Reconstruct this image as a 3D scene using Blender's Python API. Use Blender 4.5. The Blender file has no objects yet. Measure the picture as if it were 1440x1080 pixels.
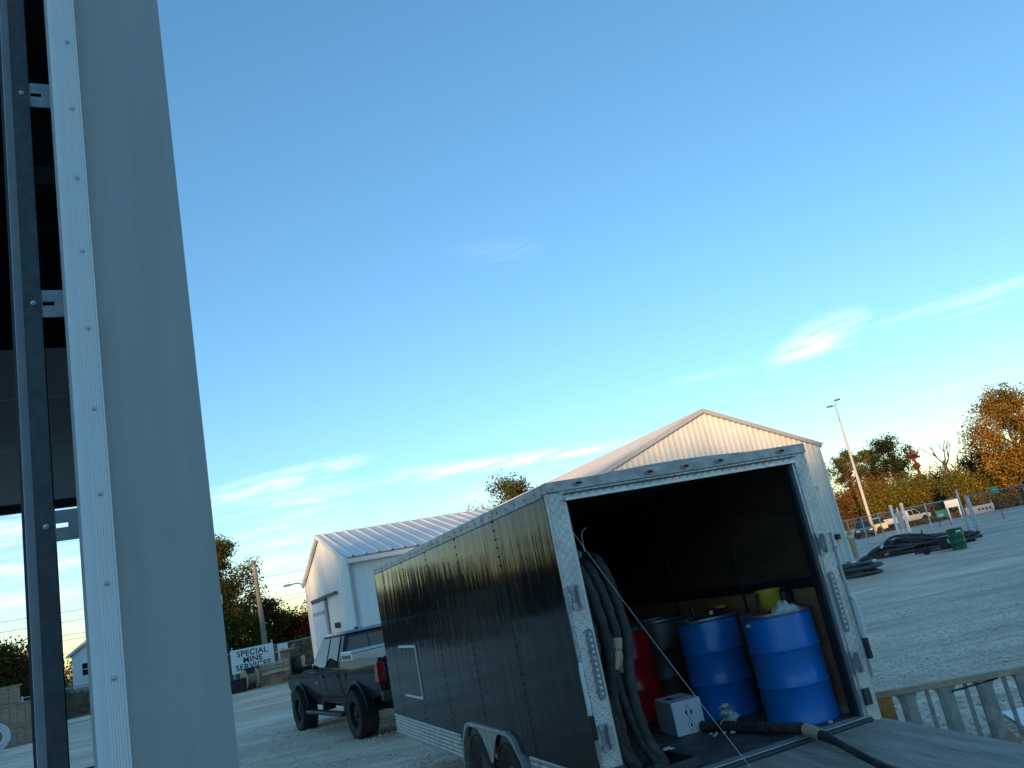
import bpy, bmesh, math, random
import numpy as np
from mathutils import Vector, Matrix
PI = math.pi
R_ = math.radians
random.seed(7)
sc = bpy.context.scene
col = sc.collection

# ------------------------------------------------------------------ camera
F_PX, PITCH, ROLL, CAM_H = 1130.0, math.atan(282.5 / 1130), math.atan(.207), 2.1
cam = bpy.data.cameras.new('camera'); cam_o = bpy.data.objects.new('camera', cam); col.objects.link(cam_o)
cam.sensor_width = 36; cam.lens = F_PX / 1440 * 36; cam.clip_start = .05; cam.clip_end = 4000
_f = Vector((0, math.cos(PITCH), math.sin(PITCH))); _u0 = Vector((0, -math.sin(PITCH), math.cos(PITCH))); _r0 = Vector((1, 0, 0))
_r = _r0 * math.cos(ROLL) - _u0 * math.sin(ROLL); _u = _r0 * math.sin(ROLL) + _u0 * math.cos(ROLL)
cam_o.matrix_world = Matrix(((_r.x, _u.x, -_f.x, 0), (_r.y, _u.y, -_f.y, 0), (_r.z, _u.z, -_f.z, CAM_H), (0, 0, 0, 1)))
sc.camera = cam_o

# ------------------------------------------------------------------ sky, sun, exposure
SUN_AZ, SUN_EL = 198.0, 5.5
SKY_STRENGTH, SUN_STRENGTH, EXPOSURE = .15, 2.0, 1.6
sc.view_settings.view_transform = 'Standard'; sc.view_settings.look = 'None'
sc.view_settings.exposure = EXPOSURE; sc.view_settings.gamma = 1; sc.view_settings.use_curve_mapping = False
sc.cycles.max_bounces = 8; sc.cycles.use_denoising = True; sc.cycles.transparent_max_bounces = 16
world = bpy.data.worlds.new('World'); sc.world = world; world.use_nodes = True
wt = world.node_tree; wt.nodes.clear()


def cloud_group():
    g = bpy.data.node_groups.new('cirrus', 'ShaderNodeTree')
    for n in ('az', 't', 'az0', 't0', 'ang', 'L', 'W', 'str', 'n'):
        g.interface.new_socket(n, in_out='INPUT', socket_type='NodeSocketFloat')
    g.interface.new_socket('fac', in_out='OUTPUT', socket_type='NodeSocketFloat')
    gi = g.nodes.new('NodeGroupInput'); go = g.nodes.new('NodeGroupOutput')

    def m(op, a, b=None, c=None, clamp=False):
        n = g.nodes.new('ShaderNodeMath'); n.operation = op; n.use_clamp = clamp
        for i, v in enumerate((a, b, c)):
            if v is None: continue
            if isinstance(v, (int, float)): n.inputs[i].default_value = v
            else: g.links.new(v, n.inputs[i])
        return n.outputs[0]
    I = gi.outputs
    du = m('SUBTRACT', I['az'], I['az0']); dv = m('SUBTRACT', I['t'], I['t0'])
    ca = m('COSINE', I['ang']); sa = m('SINE', I['ang'])
    x = m('ADD', m('MULTIPLY', du, ca), m('MULTIPLY', dv, sa))
    y = m('SUBTRACT', m('MULTIPLY', dv, ca), m('MULTIPLY', du, sa))
    n = I['n']
    wob = m('MULTIPLY', m('SUBTRACT', n, .5), m('MULTIPLY', I['W'], 1.4))
    yy = m('DIVIDE', m('ADD', y, wob), I['W']); xx = m('DIVIDE', x, I['L'])
    d = m('ADD', m('MULTIPLY', xx, xx), m('MULTIPLY', yy, yy))
    mask = m('SUBTRACT', 1.0, d, clamp=True)
    tex = m('MULTIPLY_ADD', n, 3.2, -1.1, clamp=True)
    g.links.new(m('MULTIPLY', m('MULTIPLY', mask, tex), I['str'], clamp=True), go.inputs[0])
    return g


def build_world():
    def m(op, a, b=None, clamp=False):
        n = wt.nodes.new('ShaderNodeMath'); n.operation = op; n.use_clamp = clamp
        for i, v in enumerate((a, b)):
            if v is None: continue
            if isinstance(v, (int, float)): n.inputs[i].default_value = v
            else: wt.links.new(v, n.inputs[i])
        return n.outputs[0]
    sky = wt.nodes.new('ShaderNodeTexSky'); sky.sky_type = 'NISHITA'; sky.sun_disc = False
    sky.sun_elevation = R_(SUN_EL); sky.sun_rotation = R_(SUN_AZ)
    sky.altitude = 100; sky.air_density = 1.0; sky.dust_density = 0; sky.ozone_density = 2.85
    tc = wt.nodes.new('ShaderNodeTexCoord'); sx = wt.nodes.new('ShaderNodeSeparateXYZ')
    wt.links.new(tc.outputs['Generated'], sx.inputs[0])
    az = m('ARCTAN2', sx.outputs[0], sx.outputs[1])
    hyp = m('SQRT', m('ADD', m('MULTIPLY', sx.outputs[0], sx.outputs[0]), m('MULTIPLY', sx.outputs[1], sx.outputs[1])))
    t = m('DIVIDE', sx.outputs[2], m('MAXIMUM', hyp, .001))
    g = cloud_group()
    cv = wt.nodes.new('ShaderNodeCombineXYZ')
    wt.links.new(m('MULTIPLY', az, 9), cv.inputs[0]); wt.links.new(m('MULTIPLY', m('SUBTRACT', t, m('MULTIPLY', az, .06)), 55), cv.inputs[1])
    ns = wt.nodes.new('ShaderNodeTexNoise'); ns.inputs['Scale'].default_value = 1.5; ns.inputs['Detail'].default_value = 7
    ns.inputs['Roughness'].default_value = .62; ns.inputs['Distortion'].default_value = .6
    wt.links.new(cv.outputs[0], ns.inputs['Vector'])
    # (azimuth deg, height tangent) from .. to, half width, strength
    clouds = [(-10.5, .1625, 7.6, .1452, .0085, .95), (-10.5, .160, -4.5, .158, .011, .7),
              (18.2, .198, 24.6, .224, .020, .98), (17.8, .190, 21.5, .196, .008, .5),
              (25.3, .207, 37, .205, .007, .5), (28, .190, 33, .191, .003, .25),
              (-23.5, .168, -11.5, .191, .013, .85), (-22.5, .150, -11.3, .161, .010, .75), (-20, .135, -13, .138, .006, .5),
              (-27, .098, -14.5, .112, .009, .75), (-27, .080, -16, .087, .010, .6), (-27, .118, -14, .126, .006, .4), (-30, .058, -15, .062, .010, .4),
              (-2.6, .444, 4.6, .428, .016, .10), (11.5, .205, 16.8, .1985, .006, .4),
              (-42, .165, -29.5, .172, .024, .95), (-42, .118, -27, .130, .016, .8), (-42, .085, -27, .092, .012, .7),
              (-62, .26, -44, .22, .02, .6), (-75, .13, -50, .14, .02, .7), (40, .15, 60, .17, .012, .5), (45, .3, 66, .33, .02, .3),
              (100, .2, 135, .24, .03, .6), (190, .2, 235, .22, .03, .5), (-120, .3, -90, .33, .03, .5), (24, .112, 31, .118, .004, .35), (-6, .118, 1, .124, .014, .35)]
    acc = None
    for i, (a0, t0, a1, t1, W, s) in enumerate(clouds):
        n = wt.nodes.new('ShaderNodeGroup'); n.node_tree = g
        wt.links.new(az, n.inputs['az']); wt.links.new(t, n.inputs['t'])
        A0, A1 = R_(a0), R_(a1)
        n.inputs['az0'].default_value = (A0 + A1) / 2; n.inputs['t0'].default_value = (t0 + t1) / 2
        n.inputs['ang'].default_value = math.atan2(t1 - t0, A1 - A0)
        n.inputs['L'].default_value = math.hypot(t1 - t0, A1 - A0) * .62; n.inputs['W'].default_value = W * 1.25
        n.inputs['str'].default_value = s; wt.links.new(ns.outputs[0], n.inputs['n'])
        acc = n.outputs[0] if acc is None else m('MAXIMUM', acc, n.outputs[0])
    mix = wt.nodes.new('ShaderNodeMix'); mix.data_type = 'RGBA'
    wt.links.new(m('MULTIPLY', acc, .62), mix.inputs[0])
    hs = wt.nodes.new('ShaderNodeHueSaturation'); hs.inputs['Saturation'].default_value = 1.15; hs.inputs['Value'].default_value = 1.0
    gm = wt.nodes.new('ShaderNodeGamma'); gm.inputs[1].default_value = .82
    wt.links.new(sky.outputs[0], gm.inputs[0]); wt.links.new(gm.outputs[0], hs.inputs['Color'])
    wt.links.new(hs.outputs[0], mix.inputs[6]); mix.inputs[7].default_value = (3.5, 3.65, 3.7, 1)
    bg = wt.nodes.new('ShaderNodeBackground'); bg.inputs[1].default_value = SKY_STRENGTH
    out = wt.nodes.new('ShaderNodeOutputWorld')
    wt.links.new(mix.outputs[2], bg.inputs[0]); wt.links.new(bg.outputs[0], out.inputs[0])


build_world()
world.cycles.sampling_method = 'MANUAL'; world.cycles.sample_map_resolution = 512
sun_l = bpy.data.lights.new('sun', 'SUN'); sun_l.energy = SUN_STRENGTH; sun_l.angle = R_(.6); sun_l.color = (1, .66, .36)
sun_o = bpy.data.objects.new('sun', sun_l); col.objects.link(sun_o)
_s = Vector((math.sin(R_(SUN_AZ)) * math.cos(R_(SUN_EL)), math.cos(R_(SUN_AZ)) * math.cos(R_(SUN_EL)), math.sin(R_(SUN_EL))))
sun_o.rotation_euler = (-_s).to_track_quat('-Z', 'Y').to_euler(); sun_o.location = (0, -30, 40)


# ------------------------------------------------------------------ helpers
def pol(az, d, z=0.0):
    return Vector((d * math.sin(R_(az)), d * math.cos(R_(az)), z))


def cr(pts, k=6):
    """Catmull-Rom through points"""
    P = [Vector(p) for p in pts]; P = [P[0] * 2 - P[1]] + P + [P[-1] * 2 - P[-2]]
    out = []
    for i in range(1, len(P) - 2):
        a, b, c, d = P[i - 1:i + 3]
        for j in range(k):
            t = j / k
            out.append(.5 * ((2 * b) + (c - a) * t + (2 * a - 5 * b + 4 * c - d) * t * t + (3 * b - a - 3 * c + d) * t ** 3))
    out.append(P[-2]); return out


class MB:
    def __init__(s): s.v = []; s.f = []; s.c = None

    def add(s, vs, fs):
        o = len(s.v); s.v += [tuple(v) for v in vs]; s.f += [tuple(i + o for i in f) for f in fs]; return s

    def hexa(s, p):  # 8 points: bottom 4 ccw, top 4 ccw
        return s.add(p, [(3, 2, 1, 0), (4, 5, 6, 7), (0, 1, 5, 4), (1, 2, 6, 5), (2, 3, 7, 6), (3, 0, 4, 7)])

    def box(s, x0, x1, y0, y1, z0, z1):
        return s.hexa([(x0, y0, z0), (x1, y0, z0), (x1, y1, z0), (x0, y1, z0), (x0, y0, z1), (x1, y0, z1), (x1, y1, z1), (x0, y1, z1)])

    def obox(s, c, size, M=None):
        a, b, d = [q / 2 for q in size]
        P = [Vector(p) for p in ((-a, -b, -d), (a, -b, -d), (a, b, -d), (-a, b, -d), (-a, -b, d), (a, -b, d), (a, b, d), (-a, b, d))]
        if M is not None: P = [M @ p for p in P]
        return s.hexa([p + Vector(c) for p in P])

    def prism(s, poly, axis, a, b):
        n = len(poly)
        def P(p, w): return {'x': (w, p[0], p[1]), 'y': (p[0], w, p[1]), 'z': (p[0], p[1], w)}[axis]
        vs = [P(p, a) for p in poly] + [P(p, b) for p in poly]
        fs = [tuple(range(n)), tuple(range(2 * n - 1, n - 1, -1))] + [(i, (i + 1) % n, n + (i + 1) % n, n + i) for i in range(n)]
        return s.add(vs, fs)

    def tube(s, pts, r, n=8, cap=True):
        P = [Vector(p) for p in pts]; m = len(P)
        rr = r if isinstance(r, (list, tuple)) else [r] * m
        up = None; o = len(s.v); fs = []
        for i in range(m):
            t = (P[min(i + 1, m - 1)] - P[max(i - 1, 0)])
            t = t.normalized() if t.length > 1e-9 else Vector((0, 0, 1))
            if up is None: up = t.orthogonal().normalized()
            up = up - t * up.dot(t)
            up = up.normalized() if up.length > 1e-6 else t.orthogonal().normalized()
            b = t.cross(up)
            for k in range(n):
                a = 2 * PI * k / n
                s.v.append(tuple(P[i] + (up * math.cos(a) + b * math.sin(a)) * rr[i]))
        for i in range(m - 1):
            for k in range(n):
                fs.append((o + i * n + k, o + i * n + (k + 1) % n, o + (i + 1) * n + (k + 1) % n, o + (i + 1) * n + k))
        if cap:
            fs.append(tuple(o + k for k in range(n - 1, -1, -1))); fs.append(tuple(o + (m - 1) * n + k for k in range(n)))
        s.f += fs; return s

    def lathe(s, prof, n=24, c=(0, 0, 0), axis='z', cap=True):
        o = len(s.v); m = len(prof)
        for r, z in prof:
            for k in range(n):
                a = 2 * PI * k / n; x, y = r * math.cos(a), r * math.sin(a)
                p = {'z': (x, y, z), 'x': (z, x, y), 'y': (x, z, y)}[axis]
                s.v.append((p[0] + c[0], p[1] + c[1], p[2] + c[2]))
        for i in range(m - 1):
            for k in range(n):
                s.f.append((o + i * n + k, o + i * n + (k + 1) % n, o + (i + 1) * n + (k + 1) % n, o + (i + 1) * n + k))
        if cap: s.f.append(tuple(o + k for k in range(n - 1, -1, -1))); s.f.append(tuple(o + (m - 1) * n + k for k in range(n)))
        return s

    def ribbed(s, O, U, V, N, width, v0, v1, pitch=.3, rw=.06, rh=.03):
        """ribbed sheet; v0, v1 are functions of u giving its lower and upper end"""
        O, U, V, N = Vector(O), Vector(U), Vector(V), Vector(N)
        us = [(0, 0)]; u = pitch / 2
        while u + rw < width:
            us += [(u - rw, 0), (u - rw * .45, rh), (u + rw * .45, rh), (u + rw, 0)]; u += pitch
        us.append((width, 0))
        vs = []
        for q, h in us:
            vs.append(O + U * q + N * h + V * v0(q)); vs.append(O + U * q + N * h + V * v1(q))
        return s.add(vs, [(2 * i, 2 * i + 2, 2 * i + 3, 2 * i + 1) for i in range(len(us) - 1)])

    def mesh(s, name='m', smooth=0):
        me = bpy.data.meshes.new(name); me.from_pydata(s.v, [], s.f)
        bm = bmesh.new(); bm.from_mesh(me); bmesh.ops.recalc_face_normals(bm, faces=bm.faces); bm.to_mesh(me); bm.free()
        if smooth:
            me.shade_smooth(); me.set_sharp_from_angle(angle=R_(smooth))
        return me

    def build(s, name, mat, parent=None, smooth=0, bevel=0, label=None, kind=None):
        me = s.mesh(name, smooth); me.materials.append(mat)
        o = bpy.data.objects.new(name, me); col.objects.link(o)
        if parent is not None: o.parent = parent
        if bevel:
            b = o.modifiers.new('bevel', 'BEVEL'); b.width = bevel; b.segments = 2; b.limit_method = 'ANGLE'; b.angle_limit = R_(40)
            me.shade_smooth(); me.set_sharp_from_angle(angle=R_(35))
        if label: o['label'] = label
        if kind: o['kind'] = kind
        return o


def tag(o, label, cat, group=None):
    o['label'] = label; o['category'] = cat
    if group: o['group'] = group
    return o


def thing(name, label, cat, loc=(0, 0, 0), rz=0, group=None):
    o = bpy.data.objects.new(name, None); col.objects.link(o); o.location = loc; o.rotation_euler = (0, 0, R_(rz))
    o.empty_display_size = .2
    return tag(o, label, cat, group)


def inst(me, name, parent, loc=(0, 0, 0), rot=(0, 0, 0), scale=(1, 1, 1)):
    o = bpy.data.objects.new(name, me); col.objects.link(o); o.parent = parent
    o.location = loc; o.rotation_euler = rot; o.scale = scale; return o


def copy_tree(o, parent=None):
    c = o.copy(); col.objects.link(c); c.parent = parent
    for ch in list(o.children): copy_tree(ch, c)
    return c


def text_part(txt, size, name, mat, parent, M, extrude=.002, bold=0.0, align='CENTER', spacing=1.0):
    cu = bpy.data.curves.new('t', 'FONT'); cu.body = txt; cu.size = size; cu.extrude = extrude; cu.offset = bold
    cu.align_x = align; cu.align_y = 'CENTER'; cu.space_character = spacing; cu.resolution_u = 3
    t = bpy.data.objects.new('t', cu); col.objects.link(t)
    bpy.context.view_layer.update()
    me = bpy.data.meshes.new_from_object(t.evaluated_get(bpy.context.evaluated_depsgraph_get()))
    bpy.data.objects.remove(t); bpy.data.curves.remove(cu)
    me.transform(M); me.materials.clear(); me.materials.append(mat)
    o = bpy.data.objects.new(name, me); col.objects.link(o); o.parent = parent
    return o


# ------------------------------------------------------------------ materials
MATS = {}


def mat(name, c, rough=.6, metal=0.0, var=0.0, vscale=4.0, bump=0.0, bscale=40.0, stretch=(1, 1, 1), c2=None, spec=.5, coat=0, detail=5.0, ramp=(.35, .65), rvar=0.0):
    m = bpy.data.materials.new(name); m.use_nodes = True; nt = m.node_tree
    b = nt.nodes['Principled BSDF']; b.inputs['Roughness'].default_value = rough; b.inputs['Metallic'].default_value = metal
    b.inputs['Base Color'].default_value = (*c, 1); b.inputs['Specular IOR Level'].default_value = spec
    b.inputs['Coat Weight'].default_value = coat; b.inputs['Coat Roughness'].default_value = .05
    tc = nt.nodes.new('ShaderNodeTexCoord'); mp = nt.nodes.new('ShaderNodeMapping'); mp.inputs['Scale'].default_value = stretch
    nt.links.new(tc.outputs['Object'], mp.inputs[0])
    if c2 is not None or var or rvar:
        n = nt.nodes.new('ShaderNodeTexNoise'); n.inputs['Scale'].default_value = vscale; n.inputs['Detail'].default_value = detail
        n.inputs['Roughness'].default_value = .65
        nt.links.new(mp.outputs[0], n.inputs['Vector'])
        if c2 is None: c2 = tuple(q * (1 - var) for q in c)
        r = nt.nodes.new('ShaderNodeValToRGB'); r.color_ramp.elements[0].position = ramp[0]; r.color_ramp.elements[1].position = ramp[1]
        r.color_ramp.elements[0].color = (*c2, 1); r.color_ramp.elements[1].color = (*c, 1)
        nt.links.new(n.outputs[0], r.inputs[0]); nt.links.new(r.outputs[0], b.inputs['Base Color'])
        if rvar:
            mr = nt.nodes.new('ShaderNodeMapRange'); mr.inputs[1].default_value = .3; mr.inputs[2].default_value = .7
            mr.inputs[3].default_value = rough + rvar; mr.inputs[4].default_value = rough
            nt.links.new(n.outputs[0], mr.inputs[0]); nt.links.new(mr.outputs[0], b.inputs['Roughness'])
    if bump:
        n2 = nt.nodes.new('ShaderNodeTexNoise'); n2.inputs['Scale'].default_value = bscale; n2.inputs['Detail'].default_value = 4
        nt.links.new(mp.outputs[0], n2.inputs['Vector'])
        bp = nt.nodes.new('ShaderNodeBump'); bp.inputs['Strength'].default_value = bump; bp.inputs['Distance'].default_value = .02
        nt.links.new(n2.outputs[0], bp.inputs['Height']); nt.links.new(bp.outputs[0], b.inputs['Normal'])
    MATS[name] = m; return m


M = MATS
mat('vinyl', (.84, .82, .78), .5, var=.04)
mat('zinc', (.62, .64, .66), .5, .3, var=.12, vscale=12)  # door track lip only: sky light put into the colour
mat('bracket_zinc', (.30, .31, .32), .45, .6, var=.3, vscale=20)
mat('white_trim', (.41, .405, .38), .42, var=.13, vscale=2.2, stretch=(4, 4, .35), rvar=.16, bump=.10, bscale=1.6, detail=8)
mat('white_wall', (.74, .75, .73), .42, var=.10, vscale=.7, stretch=(2, 2, .4), rvar=.1)
mat('galv', (.52, .55, .57), .38, .85, var=.35, vscale=22, bump=.05, bscale=60, rvar=.12)
mat('galv_dark', (.085, .092, .095), .5, .6, var=.25, vscale=30, rvar=.1)
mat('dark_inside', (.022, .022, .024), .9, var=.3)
mat('door_white', (.70, .70, .70), .5, var=.06)
mat('rubber', (.015, .015, .016), .65, var=.3, vscale=12)
mat('tyre', (.028, .027, .026), .82, var=.45, vscale=9, bump=.25, bscale=45)
mat('black_plastic', (.018, .018, .02), .45, var=.2)
mat('alu', (.76, .75, .73), .34, .7, var=.18, vscale=14, rvar=.15)
mat('alu_dull', (.58, .56, .53), .45, .5, var=.35, vscale=10, rvar=.15)
mat('ply_floor', (.44, .39, .33), .78, c2=(.19, .17, .145), vscale=1.1, stretch=(8, 1.3, 8), bump=.5, bscale=9, detail=8, ramp=(.3, .72))
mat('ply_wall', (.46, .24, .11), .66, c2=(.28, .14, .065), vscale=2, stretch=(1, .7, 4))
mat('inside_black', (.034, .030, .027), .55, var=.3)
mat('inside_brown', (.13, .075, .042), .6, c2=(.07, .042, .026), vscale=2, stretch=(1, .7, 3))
mat('floor_mat', (.13, .13, .125), .62, c2=(.055, .055, .053), vscale=5, bump=.3, bscale=120)
mat('blue_drum', (.005, .19, .58), .20, c2=(.006, .14, .42), vscale=5, rvar=.22, detail=9, bump=.03, bscale=5)
mat('red_drum', (.50, .008, .018), .2, c2=(.40, .007, .015), vscale=3, rvar=.1)
mat('grey_drum', (.12, .095, .08), .4, var=.3)
mat('green_drum', (.006, .10, .048), .38, var=.2)
mat('drum_lid', (.30, .36, .42), .35, .7, var=.35, vscale=9)
mat('hose', (.060, .060, .058), .66, c2=(.022, .022, .022), vscale=10, bump=.5, bscale=60)
mat('hose_far', (.10, .094, .085), .6, c2=(.035, .034, .032), vscale=5)
mat('box_white', (.78, .78, .80), .55, var=.05)
mat('ink', (.012, .012, .014), .6)
mat('tan_label', (.52, .40, .25), .6, var=.2)
mat('silver_label', (.70, .72, .74), .35, .3, var=.15)
mat('yellow', (.62, .43, .02), .45, c2=(.40, .26, .015), vscale=9)
mat('red_cloth', (.30, .012, .015), .85, var=.4, vscale=30)
mat('paper', (.68, .70, .62), .85, c2=(.45, .46, .38), vscale=9)
mat('paint_truck', (.008, .011, .022), .5, spec=.12, coat=.45)
mat('paint_white', (.72, .71, .68), .3, coat=.5)
mat('paint_dark', (.02, .022, .026), .3, coat=.5)
mat('paint_yellow', (.70, .60, .30), .35, coat=.4)
mat('glass', (.010, .012, .014), .04, spec=.7)
mat('rim', (.018, .018, .02), .32, .5)
mat('rim_steel', (.16, .17, .18), .42, .7, var=.3)
mat('tail_red', (.30, .006, .008), .12, coat=1)
mat('lamp_clear', (.75, .73, .66), .2)
mat('barn_white', (.84, .81, .75), .5, var=.10, vscale=.8, stretch=(1, 1, .3))
mat('barn_roof', (.82, .78, .72), .55, 0, var=.10, vscale=.8, rvar=.1)
mat('hall_wall', (.74, .71, .64), .5, var=.07, vscale=.6, stretch=(1, 1, .3))
mat('hall_roof', (.62, .60, .57), .45, .2, var=.1)
mat('trim_grey', (.44, .43, .41), .5, var=.1)
mat('wood_grey', (.42, .31, .22), .85, c2=(.20, .145, .105), vscale=3, stretch=(1, 1, 8), bump=.3, bscale=20)
mat('wood_pale', (.64, .46, .29), .8, c2=(.38, .27, .16), vscale=3, stretch=(5, 1, 1))
mat('wood_brown', (.50, .22, .05), .7, c2=(.16, .07, .02), vscale=5, bump=.3, bscale=15)
mat('pole_wood', (.34, .28, .22), .85, c2=(.20, .165, .13), vscale=3, stretch=(4, 4, .4))
mat('bark', (.085, .065, .05), .9, c2=(.045, .035, .028), vscale=3, stretch=(3, 3, .6), bump=.5, bscale=8)
mat('bark_pale', (.20, .165, .13), .9, c2=(.11, .09, .07), vscale=3)
mat('vine_red', (.16, .035, .025), .8, c2=(.09, .03, .02), vscale=4)
mat('sign_white', (.82, .80, .75), .5, var=.06)
mat('sign_green', (.10, .42, .16), .5, var=.2)
mat('rust', (.13, .035, .02), .8, c2=(.06, .018, .012), vscale=6)
mat('frame_tan', (.56, .40, .26), .55, .1, c2=(.34, .24, .16), vscale=7)
mat('frame_steel', (.42, .41, .38), .45, .4, c2=(.24, .225, .195), vscale=6, rvar=.15)
mat('pole_pale', (.50, .45, .38), .6, var=.1)
mat('bollard', (.62, .40, .20), .6, var=.15)
mat('concrete', (.36, .355, .34), .85, var=.2, vscale=2, bump=.2, bscale=30)
mat('house_white', (.76, .77, .77), .6, var=.06)
mat('roof_dark', (.16, .15, .15), .8, var=.2)
mat('pale_sheet', (.70, .76, .78), .4, var=.08)
mat('wire', (.30, .31, .32), .5, .7)
mat('cable_grey', (.55, .55, .55), .4, .8)
mat('tarp', (.80, .80, .80), .5, var=.2, vscale=6)


def mat_diamond():
    m = mat('diamond', (.78, .74, .68), .34, .5, var=.22, vscale=6, rvar=.18); nt = m.node_tree; b = nt.nodes['Principled BSDF']
    def mt(op, a, bb=None):
        n = nt.nodes.new('ShaderNodeMath'); n.operation = op
        for i, v in enumerate((a, bb)):
            if v is None: continue
            if isinstance(v, (int, float)): n.inputs[i].default_value = v
            else: nt.links.new(v, n.inputs[i])
        return n.outputs[0]
    tc = nt.nodes.new('ShaderNodeTexCoord'); sp = nt.nodes.new('ShaderNodeSeparateXYZ'); nt.links.new(tc.outputs['Object'], sp.inputs[0])
    u = mt('MULTIPLY', mt('ADD', sp.outputs[0], sp.outputs[1]), 2 * PI / .034); v = mt('MULTIPLY', sp.outputs[2], 2 * PI / .034)
    a = mt('POWER', mt('MAXIMUM', mt('MULTIPLY', mt('SINE', mt('ADD', u, v)), mt('MAXIMUM', mt('SINE', mt('MULTIPLY', mt('SUBTRACT', u, v), .5)), 0)), 0), 1.5)
    c = mt('POWER', mt('MAXIMUM', mt('MULTIPLY', mt('SINE', mt('SUBTRACT', u, v)), mt('MAXIMUM', mt('SINE', mt('MULTIPLY', mt('ADD', u, v), -.5)), 0)), 0), 1.5)
    bp = nt.nodes.new('ShaderNodeBump'); bp.inputs['Strength'].default_value = .8; bp.inputs['Distance'].default_value = .005
    nt.links.new(mt('ADD', a, c), bp.inputs['Height']); nt.links.new(bp.outputs[0], b.inputs['Normal'])


mat_diamond()


def mat_trailer():
    m = mat('trailer_paint', (.014, .016, .019), .05, spec=.22, coat=0, rvar=.05, vscale=2.5, var=.25, stretch=(1, 1.5, .5)); nt = m.node_tree; b = nt.nodes['Principled BSDF']
    tc = nt.nodes.new('ShaderNodeTexCoord'); mp = nt.nodes.new('ShaderNodeMapping'); mp.inputs['Scale'].default_value = (1, 4.6, .42)
    nt.links.new(tc.outputs['Object'], mp.inputs[0])
    n = nt.nodes.new('ShaderNodeTexNoise'); n.inputs['Scale'].default_value = 1.5; n.inputs['Detail'].default_value = 2.0; nt.links.new(mp.outputs[0], n.inputs['Vector'])
    bp = nt.nodes.new('ShaderNodeBump'); bp.inputs['Strength'].default_value = .40; bp.inputs['Distance'].default_value = .012
    nt.links.new(n.outputs[0], bp.inputs['Height']); nt.links.new(bp.outputs[0], b.inputs['Normal']); nt.links.new(bp.outputs[0], b.inputs['Coat Normal'])


mat_trailer()


def mat_ground(name, cols, scales, bumpd, bumps):
    m = bpy.data.materials.new(name); m.use_nodes = True; nt = m.node_tree; b = nt.nodes['Principled BSDF']; b.inputs['Roughness'].default_value = .92
    b.inputs['Specular IOR Level'].default_value = .2
    tc = nt.nodes.new('ShaderNodeTexCoord')
    def noise(sc_, det=6, stretch=(1, 1, 1), rot=0):
        mp = nt.nodes.new('ShaderNodeMapping'); mp.inputs['Scale'].default_value = stretch; mp.inputs['Rotation'].default_value = (0, 0, rot)
        nt.links.new(tc.outputs['Object'], mp.inputs[0])
        n = nt.nodes.new('ShaderNodeTexNoise'); n.inputs['Scale'].default_value = sc_; n.inputs['Detail'].default_value = det; n.inputs['Roughness'].default_value = .7
        nt.links.new(mp.outputs[0], n.inputs['Vector']); return n.outputs[0]
    def ramp(f, a, b_, c0, c1):
        r = nt.nodes.new('ShaderNodeValToRGB'); r.color_ramp.elements[0].position = a; r.color_ramp.elements[1].position = b_
        r.color_ramp.elements[0].color = (*c0, 1); r.color_ramp.elements[1].color = (*c1, 1); nt.links.new(f, r.inputs[0]); return r.outputs[0]
    def mix(f, a, b_, mode='MIX'):
        x = nt.nodes.new('ShaderNodeMix'); x.data_type = 'RGBA'; x.blend_type = mode
        if isinstance(f, float): x.inputs[0].default_value = f
        else: nt.links.new(f, x.inputs[0])
        nt.links.new(a, x.inputs[6]); nt.links.new(b_, x.inputs[7]); return x.outputs[2]
    big = ramp(noise(scales[0]), .35, .65, cols[0], cols[1])
    fine = ramp(noise(scales[1], 3), .36, .66, (.72, .72, .72), (1.28, 1.26, 1.24))
    trk = ramp(noise(.16, 6, (1, 3.5, 1), R_(-20)), .42, .60, (.84, .83, .82), (1.08, 1.08, 1.08))
    trk2 = ramp(noise(1.3, 6, (.22, 1.8, 1), R_(14)), .40, .62, (.80, .79, .77), (1.1, 1.1, 1.1))
    c = mix(1.0, big, fine, 'MULTIPLY'); c = mix(1.0, c, trk, 'MULTIPLY'); c = mix(1.0, c, trk2, 'MULTIPLY')
    nt.links.new(c, b.inputs['Base Color'])
    bp = nt.nodes.new('ShaderNodeBump'); bp.inputs['Strength'].default_value = bumps; bp.inputs['Distance'].default_value = bumpd
    nt.links.new(noise(scales[2], 4), bp.inputs['Height']); nt.links.new(bp.outputs[0], b.inputs['Normal'])
    MATS[name] = m


mat_ground('gravel', ((.66, .53, .40), (.88, .73, .57)), (.30, 26, 22), .02, .5)
mat_ground('grass', ((.15, .125, .05), (.10, .11, .035)), (.12, 9, 4), .1, .8)
mat_ground('dry_field', ((.27, .155, .075), (.20, .15, .06)), (.10, 8, 4), .1, .8)
mat_ground('asphalt', ((.13, .13, .13), (.18, .178, .17)), (.3, 20, 20), .01, .4)


def mat_leaf():
    m = bpy.data.materials.new('leaf'); m.use_nodes = True; nt = m.node_tree; nt.nodes.clear()
    at = nt.nodes.new('ShaderNodeAttribute'); at.attribute_name = 'Col'
    d = nt.nodes.new('ShaderNodeBsdfDiffuse'); t = nt.nodes.new('ShaderNodeBsdfTranslucent'); x = nt.nodes.new('ShaderNodeMixShader'); x.inputs[0].default_value = .28
    o = nt.nodes.new('ShaderNodeOutputMaterial')
    nt.links.new(at.outputs[0], d.inputs[0]); nt.links.new(at.outputs[0], t.inputs[0])
    nt.links.new(d.outputs[0], x.inputs[1]); nt.links.new(t.outputs[0], x.inputs[2]); nt.links.new(x.outputs[0], o.inputs[0])
    MATS['leaf'] = m


mat_leaf()
#SECTION2

# ------------------------------------------------------------------ ground
def smooth01(t): t = min(1, max(0, t)); return t * t * (3 - 2 * t)


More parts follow.
